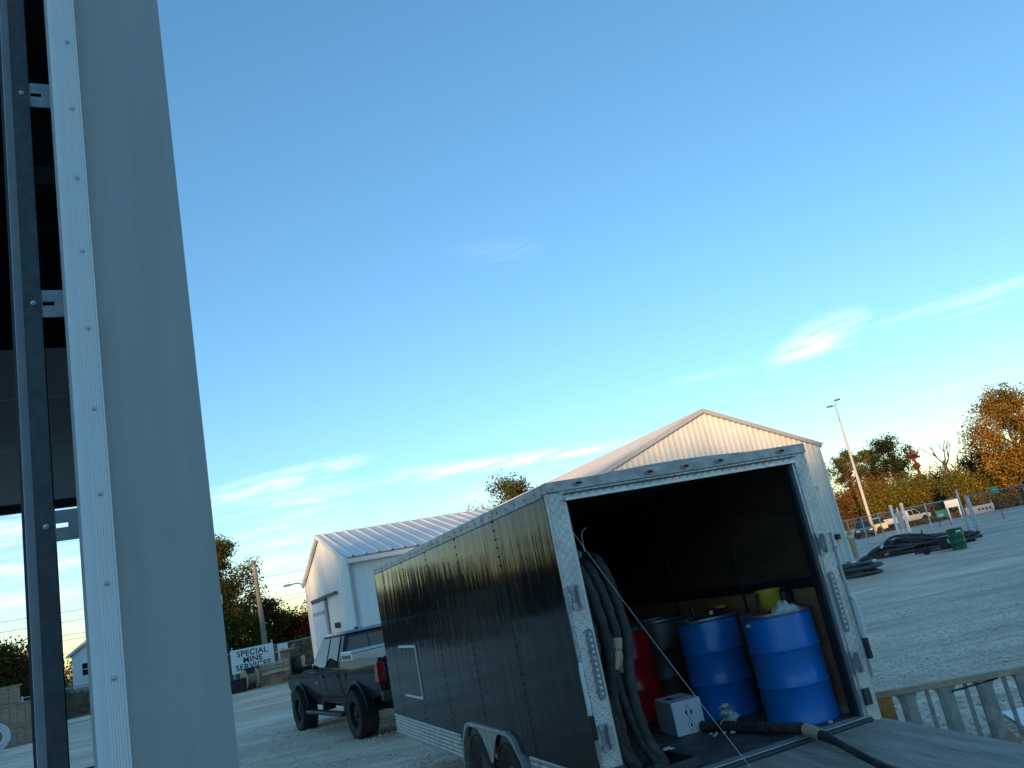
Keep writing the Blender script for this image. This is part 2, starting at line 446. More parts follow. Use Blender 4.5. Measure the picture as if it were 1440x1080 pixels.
def ground_z(x, y):
    d = math.hypot(x, y); az = math.degrees(math.atan2(x, y))
    if az > 8 or az < -120: return 0
    k = smooth01((8 - az) / 16)
    return .75 * k * smooth01((d - 62) / 45) + 2.5 * k * smooth01((d - 130) / 300)


def struct(o): o['kind'] = 'structure'; return o


def ground():
    mb = MB(); rings = [0, 20, 40, 50, 58, 64, 70, 76, 82, 90, 100, 112, 130, 160, 220, 320, 600, 1200, 2500]; n = 72
    for i, r in enumerate(rings):
        for k in range(n):
            a = 2 * PI * k / n; x, y = r * math.sin(a), r * math.cos(a); mb.v.append((x, y, ground_z(x, y) - .03))
    for i in range(len(rings) - 1):
        for k in range(n): mb.f.append((i * n + k, i * n + (k + 1) % n, (i + 1) * n + (k + 1) % n, (i + 1) * n + k))
    o = mb.build('ground', M['grass'], smooth=60); struct(o)
    mb = MB(); mb.add([(-62, -60, 0), (70, -60, 0), (70, 88, 0), (20, 92, 0), (8, 70, 0), (-8, 60, 0), (-24, 50, 0), (-30, 47, 0), (-62, 36, 0)], [tuple(range(9))])
    struct(mb.build('gravel_yard', M['gravel']))
    mb = MB(); mb.add([(26, 93, .002), (80, 90, .002), (130, 118, .002), (60, 112, .002), (29, 106, .002)], [(0, 1, 2, 3, 4)])
    struct(mb.build('dry_field', M['dry_field']))
    mb = MB(); mb.add([(20, 92, -.012), (90, 84, -.012), (90, 92, -.012), (20, 100, -.012)], [(0, 1, 2, 3)])
    struct(mb.build('road', M['asphalt']))
    # loose stones in the yard nearest the camera
    rng = np.random.default_rng(3); N = 26000
    az = np.radians(rng.uniform(-24, 36, N)); d = 6.5 + 17 * rng.random(N) ** 1.25
    sz = rng.uniform(.010, .026, N) * (1 + .6 * (rng.random(N) > .93))
    base = np.array([(1, 0, 0), (0, 1, 0), (-1, 0, 0), (0, -1, 0), (0, 0, .7), (0, 0, -.5)])
    fc = np.array([(0, 1, 4), (1, 2, 4), (2, 3, 4), (3, 0, 4), (1, 0, 5), (2, 1, 5), (3, 2, 5), (0, 3, 5)])
    th = rng.uniform(0, 2 * PI, N); c, s = np.cos(th), np.sin(th)
    jit = 1 + rng.uniform(-.35, .35, (N, 6, 3))
    P = base[None] * jit * sz[:, None, None]
    X = P[:, :, 0] * c[:, None] - P[:, :, 1] * s[:, None] + (d * np.sin(az))[:, None]
    Y = P[:, :, 0] * s[:, None] + P[:, :, 1] * c[:, None] + (d * np.cos(az))[:, None]
    Z = P[:, :, 2] + (sz * .3)[:, None]
    V = np.stack([X, Y, Z], -1).reshape(-1, 3); Fc = (fc[None] + (np.arange(N) * 6)[:, None, None]).reshape(-1, 3)
    me = bpy.data.meshes.new('gravel_stones'); me.from_pydata(V.tolist(), [], Fc.tolist()); 
    mm = mat('stone', (.84, .70, .54), .9, c2=(.66, .55, .42), vscale=9, detail=2); me.materials.append(mm)
    o = bpy.data.objects.new('gravel_stones', me); col.objects.link(o); o['kind'] = 'stuff'
    tag(o, 'loose grey gravel stones scattered over the yard', 'gravel')


ground()


# ------------------------------------------------------------------ trees
PAL = {
    'olive': [(.10, .095, .024), (.15, .12, .03), (.075, .078, .022)],
    'dark': [(.040, .050, .016), (.065, .070, .020), (.030, .038, .013)],
    'orange': [(.30, .14, .022), (.24, .135, .024), (.15, .11, .025), (.34, .17, .028)],
    'gold': [(.26, .17, .025), (.19, .15, .028), (.13, .115, .025)],
    'rust': [(.26, .085, .022), (.20, .095, .025), (.13, .08, .022)],
    'brown': [(.12, .072, .024), (.085, .06, .02), (.15, .075, .025), (.07, .065, .02)],
    'red': [(.19, .028, .018), (.13, .03, .016), (.22, .05, .02)],
}


def leaves_mesh(cents, rads, n, size, pal, rng, flat=.75, name='crown'):
    cents = np.array(cents, float); rads = np.array(rads, float); K = len(cents)
    w = rads ** 2; w /= w.sum(); idx = rng.choice(K, n, p=w)
    g = rng.normal(0, .42, (n, 3)); g[:, 2] *= flat
    L = np.linalg.norm(g, axis=1, keepdims=True); g *= np.minimum(1, .95 / np.maximum(L, 1e-6))
    P = cents[idx] + g * rads[idx][:, None]
    a = rng.normal(0, 1, (n, 3)); a /= np.linalg.norm(a, axis=1, keepdims=True)
    b = rng.normal(0, 1, (n, 3)); b -= a * (a * b).sum(1, keepdims=True); b /= np.linalg.norm(b, axis=1, keepdims=True)
    s = (size * rng.uniform(.55, 1.35, n))[:, None]
    V = np.stack([P - a * s, P - b * s * .55, P + a * s, P + b * s * .55], 1).reshape(-1, 3)
    Fc = np.arange(n * 4).reshape(-1, 4)
    me = bpy.data.meshes.new(name); me.from_pydata(V.tolist(), [], Fc.tolist())
    pal = np.array(pal); ck = rng.integers(0, len(pal), K)
    cc = pal[ck][idx] * rng.uniform(.65, 1.4, (n, 1)); sw = rng.random(n) < .25
    cc[sw] = pal[rng.integers(0, len(pal), sw.sum())] * rng.uniform(.7, 1.35, (sw.sum(), 1))
    at = me.color_attributes.new('Col', 'FLOAT_COLOR', 'CORNER')
    arr = np.ones((n * 4, 4), np.float32); arr[:, :3] = np.repeat(cc, 4, 0); at.data.foreach_set('color', arr.ravel())
    me.materials.append(M['leaf']); return me


def tree(name, label, loc, h, cr_, pal, seed, trunk_h=.25, n=4200, size=.22, group=None, trunk_r=None, lean=0.0, bark='bark', clumps=26, squash=1.0, cat='tree', vine=0):
    rng = np.random.default_rng(seed); root = thing(name, label, cat, loc, 0, group)
    tr = trunk_r or h * .022; mb = MB(); top = h * .8
    path = [Vector((lean * (z / top) ** 1.5 * top + rng.normal(0, .015) * z, rng.normal(0, .015) * z, z)) for z in np.linspace(0, top, 9)]
    mb.tube(path, [tr * (1.25 if i == 0 else 1) * (1 - .8 * i / 8) + .02 for i in range(9)], 8)
    cents, rads = [], []
    zc0 = h * trunk_h
    for k in range(clumps):
        q = (k + .5) / clumps; zz = zc0 + (h - zc0) * (.08 + .90 * q)
        e = math.sin(PI * min(1, max(0.04, (zz - zc0) / (h - zc0))) ** .75) ** .6
        a = k * 2.4 + rng.normal(0, .5); rr = cr_ * e * squash * rng.uniform(.30, .92)
        z0 = max(h * trunk_h * .75, zz - rr * rng.uniform(.5, 1.0)); z0 = min(z0, top * .98)
        j = z0 / top * 8; i0 = int(min(7, j)); base = path[i0].lerp(path[i0 + 1], j - i0)
        tip = Vector((base.x + rr * math.cos(a), base.y + rr * math.sin(a), min(zz, h * .96)))
        mid = base.lerp(tip, .5) + Vector((rng.normal(0, .06) * rr, rng.normal(0, .06) * rr, rr * .10))
        rb = tr * (1 - .8 * z0 / top) * .55 + .012
        mb.tube(cr([base, mid, tip], 3), [rb, rb * .85, rb * .72, rb * .6, rb * .48, rb * .36, rb * .22], 5)
        cents.append(tip); rads.append(cr_ * rng.uniform(.24, .42))
        for j2 in range(2):
            t2 = base.lerp(tip, rng.uniform(.45, .85)) + Vector(rng.normal(0, .22, 3)) * cr_ * .6
            t2.z = min(t2.z, h * .97); mb.tube([base.lerp(tip, .4), t2], [rb * .5, rb * .15], 4)
            cents.append(t2); rads.append(cr_ * rng.uniform(.16, .32))
    mb.build('trunk', M[bark], root, smooth=60)
    if n:
        me = leaves_mesh(cents, rads, n, size, PAL[pal] if isinstance(pal, str) else pal, rng)
        inst(me, 'crown', root)
    if vine:
        vc = [(p.x + rng.normal(0, .2), p.y + rng.normal(0, .2), p.z) for p in path for _ in range(3)]
        inst(leaves_mesh(vc, [tr * 3.2] * len(vc), vine, size * .8, PAL['red'], rng, name='vine'), 'vine', root)
    return root


def bush(name, label, loc, w, h, pal, seed, n=1500, size=.2, group=None):
    rng = np.random.default_rng(seed); root = thing(name, label, 'bush', loc, 0, group); mb = MB(); cents, rads = [], []
    for k in range(14):
        a = rng.uniform(0, 2 * PI); r = w * .5 * math.sqrt(rng.random()); z = h * rng.uniform(.3, .88)
        p = Vector((r * math.cos(a), r * math.sin(a) * .7, z)); mb.tube([(p.x * .2, p.y * .2, 0), p * .6, p], [.05, .035, .015], 5)
        cents.append(p); rads.append(h * rng.uniform(.28, .45))
    mb.build('stem', M['bark'], root); inst(leaves_mesh(cents, rads, n, size, PAL[pal], rng), 'crown', root)
    return root


def gz(p): return Vector((p.x, p.y, ground_z(p.x, p.y)))


# right of the hall: the tree line behind the fence
GR = 'trees along the far side of the road'
tree('leafy_tree', 'tall vine-wrapped tree with a flat-topped crown nearest the hall corner', pol(20.8, 125), 11.6, 2.9, 'olive', 11, .58, 6000, .13, GR, vine=1800, clumps=12)
tree('leafy_tree', 'tall dark tree with palm-like spreading crown between the floodlight pole and the vine-covered snag', pol(23.5, 128), 12.4, 4.0, 'dark', 12, .52, 8500, .14, GR, vine=1500, lean=.03, clumps=14)
tree('leafy_tree', 'slim olive tree just left of the palm-like spreading crown', pol(22.3, 132), 11.6, 2.8, 'olive', 13, .5, 6000, .14, GR, vine=1300, clumps=12)
tree('leafy_tree', 'large orange autumn tree at the right end of the row', pol(30.4, 98), 11.8, 5.0, 'orange', 14, .20, 26000, .125, GR, trunk_r=.34)
tree('leafy_tree', 'second orange autumn tree behind the large one', pol(33.2, 108), 12.5, 5.2, 'orange', 15, .2, 15000, .15, GR)
tree('leafy_tree', 'low dark green tree beside the large orange autumn tree', pol(28.2, 108), 6.6, 3.4, 'dark', 16, .1, 8000, .13, GR)
tree('leafy_tree', 'dark olive tree hidden behind the hall and the spreading crown', pol(18.9, 140), 12, 4.2, 'olive', 18, .3, 7000, .15, GR)
# the bare tree and the vine-covered snag
def bare_tree():
    p = pol(26.7, 104); root = thing('bare_tree', 'bare dead tree with forked upright limbs', 'tree', p, 0, GR); rng = random.Random(4)
    mb = MB(); segs = []
    def grow(a, d, L, r, lev):
        b = a + d * L; mid = a.lerp(b, .5) + Vector((rng.uniform(-.05, .05), rng.uniform(-.05, .05), 0)) * L
        mb.tube(cr([a, mid, b], 3), [r * (1 - .4 * i / 6) for i in range(7)], 6)
        if lev == 0: return
        for k in range(3 if lev > 1 else 2):
            ang = rng.uniform(0, 2 * PI); sp = rng.uniform(.35, .75)
            grow(a.lerp(b, rng.uniform(.6, 1)), (d + Vector((math.cos(ang), math.sin(ang) * .6, .1)) * sp).normalized(), L * rng.uniform(.5, .75), r * .55, lev - 1)
    grow(Vector((0, 0, 0)), Vector((-.05, 0, 1)), 3.9, .26, 4)
    mb.build('trunk', M['bark'], root, smooth=60)


bare_tree()


def snag():
    p = pol(25.0, 116); root = thing('tree_snag', 'dead leaning snag wrapped in red vines', 'tree', p, 0, GR); rng = np.random.default_rng(8)
    mb = MB(); pts = [Vector((-.04 * z, 0, z)) for z in np.linspace(0, 9.6, 8)]
    mb.tube(pts, [.30, .27, .25, .23, .21, .18, .16, .12], 8)
    mb.tube([pts[6], pts[6] + Vector((1.2, 0, .9))], [.07, .03], 5); mb.tube([pts[4], pts[4] + Vector((-1.0, 0, .8))], [.07, .03], 5)
    mb.build('trunk', M['vine_red'], root, smooth=60)
    vc = [(q.x + rng.normal(0, .15), rng.normal(0, .15), q.z) for q in pts[:7] for _ in range(3)]
    inst(leaves_mesh(vc, [.55] * len(vc), 1300, .17, PAL['red'], rng, name='vine'), 'vine', root)


snag()
for i, (az, d, w, h, pl, lab) in enumerate([
        (19.9, 112, 5, 4.6, 'rust', 'rust-coloured bush at the hall corner'), (21.1, 110, 5.5, 5.4, 'rust', 'rust and gold bush left of the floodlight pole foot'),
        (22.0, 108, 5, 4.6, 'gold', 'golden bush behind the parked white pickup'), (22.9, 112, 5, 5.6, 'rust', 'reddish bush behind the white sign posts'),
        (23.8, 112, 5, 5.0, 'olive', 'olive bush below the palm-like crown'), (24.5, 108, 4.6, 4.4, 'gold', 'yellow-green bush left of the vine-covered snag'),
        (25.6, 110, 4.6, 4.8, 'olive', 'olive bush right of the vine-covered snag'), (26.4, 112, 4, 4.6, 'rust', 'rust-brown bush behind the bare dead tree'),
        (27.4, 100, 5, 3.8, 'gold', 'golden bush right of the bare dead tree'), (28.8, 102, 5, 3.4, 'gold', 'golden bush at the foot of the large orange tree'),
        (31.8, 104, 5, 3.4, 'olive', 'olive bush at the right edge of the picture')]):
    bush('roadside_bush', lab, pol(az, d), w, h * 1.16, pl, 40 + i, 6500, .115, 'bushes under the tree line')

# behind the barn and the trailer
tree('leafy_tree', 'tree top showing above the trailer roof beside the roof vent', pol(-1.9, 70), 11.4, 4.2, 'olive', 21, .25, 16000, .10)
# left: the tree behind the sign
tree('leafy_tree', 'tall broad tree with open crown behind the mine services sign', gz(pol(-21.9, 84)), 11.8, 4.4, 'olive', 22, .26, 30000, .11, trunk_r=.28)
tree('leafy_tree', 'small brown tree under the tall tree behind the utility pole', gz(pol(-19.2, 90)), 5.6, 2.9, 'brown', 23, .15, 8000, .12)
bush('roadside_bush', 'red autumn bush left of the barn', gz(pol(-17.0, 92)), 5, 4.0, 'red', 61, 5500, .11, 'bushes by the barn')
bush('roadside_bush', 'dark bush beside the utility pole', gz(pol(-18.4, 94)), 5, 3.6, 'dark', 62, 5000, .11, 'bushes by the barn')
bush('roadside_bush', 'olive bush behind the mine services sign', gz(pol(-20.7, 86)), 6, 3.6, 'olive', 63, 5000, .11, 'bushes by the barn')
bush('roadside_bush', 'low dark bush right of the sign board', gz(pol(-22.7, 86)), 6, 3.4, 'dark', 64, 5000, .11, 'bushes by the barn')
# far left, seen through the open building
tree('leafy_tree', 'rounded brown autumn tree beyond the timber stack', gz(pol(-34.2, 78)), 5.4, 4.4, 'brown', 24, .1, 14000, .12)
tree('leafy_tree', 'dark autumn tree behind the rounded one', gz(pol(-33.3, 92)), 4.4, 2.8, 'brown', 25, .1, 8000, .12)
bush('roadside_bush', 'dark hedge bush in front of the rounded brown tree', gz(pol(-33.2, 66)), 6, 2.4, 'dark', 65, 5500, .10)
# trees standing left of the building: the trailer side mirrors them
MG = 'trees mirrored in the trailer side'
for i, (az, d, h, pl) in enumerate([(-36.5, 66, 4.0, 'dark'), (-38, 74, 5.8, 'dark'), (-40.4, 62, 3.0, 'olive'), (-41.5, 72, 6.6, 'dark'), (-43.7, 60, 3.4, 'dark'), (-45, 70, 7.0, 'olive'), (-47.3, 58, 3.2, 'dark'), (-48.6, 66, 6.6, 'dark'), (-51.5, 60, 3.6, 'olive'), (-53.5, 66, 6.8, 'dark'), (-57, 62, 5.2, 'dark')]):
    tree('leafy_tree', 'tree beyond the left building, mirrored in the dark trailer side', pol(az, d), h, h * .26, pl, 70 + i, .12, 2600, .20, MG)


def woods():
    rng = np.random.default_rng(90); c, r = [], []
    for k in range(420):
        az = rng.uniform(-62, -4); d = rng.uniform(150, 185); p = pol(az, d); h = rng.uniform(3.2, 6.4)
        c.append((p.x, p.y, ground_z(p.x, p.y) + h * .55)); r.append(h * .62)
    for k in range(330):
        az = rng.uniform(14, 42); d = rng.uniform(142, 165); p = pol(az, d); h = rng.uniform(3.0, 6.5)
        c.append((p.x, p.y, h * .5)); r.append(h * .62)
    me = leaves_mesh(c, r, 90000, .24, PAL['brown'] + PAL['rust'] + PAL['olive'] + PAL['dark'], rng, 1.0, 'distant_woods')
    o = bpy.data.objects.new('distant_woods', me); col.objects.link(o); o['kind'] = 'stuff'; tag(o, 'far-off autumn woods along the horizon', 'woods')
    # tall dry weeds at the edge of the field left of the barn
    c, r = [], []
    for k in range(260):
        az = rng.uniform(-36, -15); p = pol(az, rng.uniform(58, 84)); c.append((p.x, p.y, ground_z(p.x, p.y) + .35)); r.append(.9)
    me = leaves_mesh(c, r, 9000, .2, [(.20, .12, .06), (.15, .10, .045), (.10, .085, .03)], rng, .5, 'dry_weeds')
    o = bpy.data.objects.new('dry_weeds', me); col.objects.link(o); o['kind'] = 'stuff'; tag(o, 'dry brown weeds at the edge of the left field', 'weeds')
    c, r = [], []
    for k in range(160):
        az = rng.uniform(22.5, 36); p = pol(az, rng.uniform(97, 112)); c.append((p.x, p.y, .25)); r.append(.8)
    me = leaves_mesh(c, r, 6000, .2, [(.26, .14, .06), (.20, .12, .05), (.12, .09, .03)], rng, .4, 'dry_weeds')
    o = bpy.data.objects.new('dry_weeds', me); col.objects.link(o); o['kind'] = 'stuff'; tag(o, 'dry orange grass along the road below the tree line', 'weeds')


woods()


# ------------------------------------------------------------------ big hall, barn, house, added shade ridge
def hall():
    # local x along the gable front (right), y into the building
    Cx, Cy, W, EZ, AZ, LEN = 14.15, 39.97, 12.7, 6.0, 8.33, 26.0
    ex = Vector((.906, .423, 0)); rc = Vector((Cx, Cy, 0)); c = rc - ex * (W / 2)
    root = thing('metal_hall', 'large cream ribbed-metal hall with a gable front behind the trailer', 'building', c, 25.0)
    w = W / 2; n = 14; pw = W / n
    top = lambda x: AZ - abs(x) * (AZ - EZ) / w
    for i in range(n):
        x0 = -w + i * pw; mb = MB()
        mb.ribbed((x0, 0, 0), (1, 0, 0), (0, 0, 1), (0, -1, 0), pw - .004, lambda u: .12, lambda u, x0=x0: top(x0 + u) - .02, .30, .05, .075)
        mb.build('wall_panel', M['hall_wall'], root)
    n2 = 28; pl = LEN / n2
    for s in (-1, 1):
        for i in range(n2):
            mb = MB(); mb.ribbed((s * w, i * pl, 0), (0, 1, 0), (0, 0, 1), (s, 0, 0), pl - .004, lambda u: .12, lambda u: EZ, .30, .045, .035)
            mb.build('wall_panel', M['hall_wall'], root)
            mb = MB(); V = Vector((-s * w, 0, AZ - EZ)); L = V.length + .35; V.normalize(); N = Vector((s * (AZ - EZ), 0, w)).normalized()
            O = Vector((s * w, i * pl - .15, EZ)) - V * .35 + N * .03
            mb.ribbed(O, (0, 1, 0), V, N, pl - .004, lambda u: 0, lambda u: L - .01, .30, .035, .03)
            mb.build('roof_panel', M['hall_roof'], root)
    mb = MB()
    mb.prism([(-w + .03, .05), (w - .03, .05), (w - .03, EZ - .04), (0, AZ - .06), (-w + .03, EZ - .04)], 'y', .05, LEN - .1); mb.build('wall_core', M['hall_wall'], root)
    for s in (-1, 1):
        mb = MB(); a = Vector((s * (w + .12), -.19, EZ - .02)); b = Vector((0, -.19, AZ + .045)); d = Vector((0, 0, .20))
        mb.hexa([a - d, b - d, b - d + Vector((0, .13, 0)), a - d + Vector((0, .13, 0)), a, b, b + Vector((0, .13, 0)), a + Vector((0, .13, 0))]); mb.build('rake_trim', M['trim_grey'], root)
        MB().box(s * w - .07 if s < 0 else s * w - .05, s * w + .05 if s < 0 else s * w + .07, -.06, .06, .05, EZ - .1).build('corner_trim', M['hall_wall'], root)
        MB().box(s * (w + .12) - .08, s * (w + .12) + .08, -.05, LEN, EZ - .25, EZ - .08).build('gutter', M['trim_grey'], root)
    MB().box(-w - .02, w + .02, -.05, LEN, 0, .11).build('base', M['concrete'], root)
    # wall light, meter and notice on the front near the right corner
    l = MB().box(4.9, 5.35, -.30, -.05, 3.75, 3.92).build('wall_light', M['trim_grey'], root); MB().box(4.95, 5.12, -.33, -.30, 3.77, 3.86).build('lamp', M['lamp_clear'], l)
    MB().box(5.72, 5.9, -.22, -.05, 1.3, 1.55).build('meter_box', M['black_plastic'], root)
    MB().box(5.45, 5.52, -.2, -.05, .9, 1.02).build('tap', M['galv_dark'], root)
    s = MB().box(w + .045, w + .10, .6, 2.0, 2.9, 4.3).build('wall_sign', M['sign_white'], root)
    return root


hall()


def barn():
    Q = pol(-13.5, 27.8); W, EZ, AZ, LEN = 10.0, 4.2, 5.58, 16.0
    # local x along the ridge (away from the gable), y across the gable
    root = thing('white_barn', 'small white metal barn with a ribbed silver roof behind the truck', 'building', Q, 25.0)
    n = 18; p = LEN / n
    for i in range(n):
        mb = MB(); mb.ribbed((i * p, 0, 0), (1, 0, 0), (0, 0, 1), (0, -1, 0), p - .004, lambda u: .1, lambda u: EZ, .30, .03, .02); mb.build('wall_panel', M['barn_white'], root)
        for s in (0, 1):
            yb = 0 if s == 0 else W; d = Vector((0, W / 2 - yb, AZ - EZ)); L = d.length + .25; d.normalize(); N = Vector((0, (-1 if s == 0 else 1) * (AZ - EZ), W / 2)).normalized()
            mb = MB(); mb.ribbed(Vector((i * p - .12, yb, EZ)) - d * .25 + N * .03, (1, 0, 0), d, N, p - .004, lambda u: 0, lambda u: L - .01, .45, .05, .045)
            mb.build('roof_panel', M['barn_roof'], root)
    n = 11; p = W / n; tp = lambda y: AZ - abs(y - W / 2) * (AZ - EZ) / (W / 2)
    for i in range(n):
        mb = MB(); mb.ribbed((0, i * p, 0), (0, 1, 0), (0, 0, 1), (-1, 0, 0), p - .004, lambda u: .1, lambda u, q=i * p: tp(q + u) - .02, .30, .03, .02); mb.build('wall_panel', M['barn_white'], root)
    MB().prism([(.03, .05), (W - .03, .05), (W - .03, EZ - .04), (W / 2, AZ - .06), (.03, EZ - .04)], 'x', .04, LEN).build('wall_core', M['barn_white'], root)
    for s in (0, 1):
        y = -.25 if s == 0 else W + .25; a = Vector((-.16, y, EZ - .07)); b = Vector((-.16, W / 2, AZ + .06)); d = Vector((0, 0, .17)); t = Vector((.1, 0, 0))
        MB().hexa([a - d, b - d, b - d + t, a - d + t, a, b, b + t, a + t]).build('rake_trim', M['barn_white'], root)
    MB().box(-.06, .06, -.06, .05, .05, EZ - .08).build('corner_trim', M['trim_grey'], root)
    MB().box(-.06, .06, W - .05, W + .06, .05, EZ - .08).build('corner_trim', M['barn_white'], root)
    MB().box(-.12, LEN, -.36, -.25, EZ - .24, EZ - .10).build('gutter', M['barn_roof'], root)
    d = MB().box(-.14, -.06, 5.3, 8.1, .1, 3.1).build('sliding_door', M['house_white'], root)
    MB().box(-.17, -.145, 5.3, 8.1, 2.62, 2.75).build('batten', M['trim_grey'], d); MB().box(-.16, -.145, 5.5, 5.62, 1.2, 1.5).build('handle', M['galv_dark'], d)
    for y in (5.16, 8.12): MB().box(-.13, -.06, y, y + .12, .1, 3.1).build('door_jamb', M['trim_grey'], root)
    MB().box(-.13, -.06, 5.16, 8.24, 3.105, 3.175).build('door_head', M['galv_dark'], root)
    MB().box(-.15, -.07, 2.6, 8.3, 3.18, 3.28).build('door_rail', M['galv_dark'], root)
    MB().box(-.2, -.05, 3.0, 3.2, 2.0, 2.2).build('wall_lamp', M['galv_dark'], root)
    a = MB().tube([(-.05, W - .1, EZ - .15), (-.3, W + .2, EZ + .02), (-.6, W + .4, EZ + .02)], .03, 6).build('lamp_arm', M['galv'], root)
    MB().box(-.9, -.56, W + .32, W + .50, EZ - .04, EZ + .06).build('lamp_head', M['trim_grey'], a, bevel=.03)
    MB().box(1.0, 3.1, -.10, -.03, 1.9, 2.03).build('sill', M['wood_pale'], root)
    return root


barn()


def house():
    p = pol(-30.6, 100); z = .65
    root = thing('white_house', 'white clapboard house with gable end beyond the yard', 'house', (p.x, p.y, z), 12)
    W, EZ, AZ, LEN = 9.0, 4.0, 6.9, 8.0   # gable faces the yard; left eave at x=0
    n = 26
    for i in range(n):
        z0 = .55 + i * (AZ - .62) / n; z1 = z0 + (AZ - .62) / n; f = 0 if z0 < EZ else (z0 - EZ) / (AZ - EZ) * W / 2; f1 = 0 if z1 < EZ else (z1 - EZ) / (AZ - EZ) * W / 2
        mb = MB(); mb.hexa([(f, -.045, z0), (W - f, -.045, z0), (W - f, .1, z0), (f, .1, z0), (f1, -.012, z1), (W - f1, -.012, z1), (W - f1, .1, z1), (f1, .1, z1)]); mb.build('clapboard', M['house_white'], root)
    MB().prism([(.02, .55), (W - .02, .55), (W - .02, EZ), (W / 2, AZ - .05), (.02, EZ)], 'y', .1, LEN).build('wall', M['house_white'], root)
    MB().box(-.02, W + .02, .0, LEN, -.9, .56).build('foundation', M['concrete'], root)
    for s in (0, 1):
        x = -.4 if s == 0 else W + .4; zz = EZ - .4 * (AZ - EZ) / (W / 2)
        MB().hexa([(x, -.35, zz), (W / 2, -.35, AZ), (W / 2, LEN + .3, AZ), (x, LEN + .3, zz), (x, -.35, zz + .16), (W / 2, -.35, AZ + .16), (W / 2, LEN + .3, AZ + .16), (x, LEN + .3, zz + .16)]).build('roof', M['roof_dark'], root)
        MB().hexa([(x, -.40, zz - .12), (W / 2, -.40, AZ - .12), (W / 2, -.355, AZ - .12), (x, -.355, zz - .12), (x, -.40, zz + .17), (W / 2, -.40, AZ + .17), (W / 2, -.355, AZ + .17), (x, -.355, zz + .17)]).build('fascia', M['house_white'], root)
    for x in (.9, 2.75, 4.6, 6.5):
        f = MB().box(x, x + 1.35, -.11, -.04, 1.6, 3.0).build('window', M['house_white'], root)
        for zz in (1.70, 2.33): MB().box(x + .1, x + 1.25, -.125, -.112, zz, zz + .55).build('pane', M['glass'], f)


house()


def shade_ridge():
    """the wooded ridge in the west that the sun is sinking behind"""
    mb = MB(); n = 120; rng = np.random.default_rng(31)
    def h(x): return 22.6 + .5 * math.sin(x * .05) + 9 * smooth01((-86 - x) / 35) - 3.6 * math.exp(-((x + 71) / 6) ** 2) - .5 * math.exp(-((x + 52) / 9) ** 2)  # rise and dips shaped to set where the added ridge's shadow ends
    for i in range(n + 1):
        x = -330 + 560 * i / n
        for y, k in ((-120, 0), (-140, .55), (-160, 1), (-200, 1.05), (-260, .5), (-330, 0)): mb.v.append((x, y, h(x) * k - .2))
    for i in range(n):
        for j in range(5): mb.f.append((i * 6 + j, (i + 1) * 6 + j, (i + 1) * 6 + j + 1, i * 6 + j + 1))
    struct(mb.build('hill', M['grass'], smooth=60))
    c, r = [], []
    for k in range(700):
        x = rng.uniform(-325, 225); y = rng.uniform(-185, -140); kk = 1 if y < -160 else .55 + .45 * (-140 - y) / 20
        c.append((x, y, h(x) * kk + rng.uniform(.4, 3.2))); r.append(rng.uniform(2.5, 4.2))
    me = leaves_mesh(c, r, 40000, .7, PAL['brown'] + PAL['olive'] + PAL['dark'], rng, .9, 'ridge_woods')
    o = bpy.data.objects.new('ridge_woods', me); col.objects.link(o); o['kind'] = 'stuff'; tag(o, 'autumn woods covering the ridge behind the photographer', 'woods')


shade_ridge()


# ------------------------------------------------------------------ dock and the drive-through building at the left edge
struct(MB().box(-6, 15, -16.5, 3.9, -.02, .42).build('loading_dock', M['concrete'], bevel=.015))


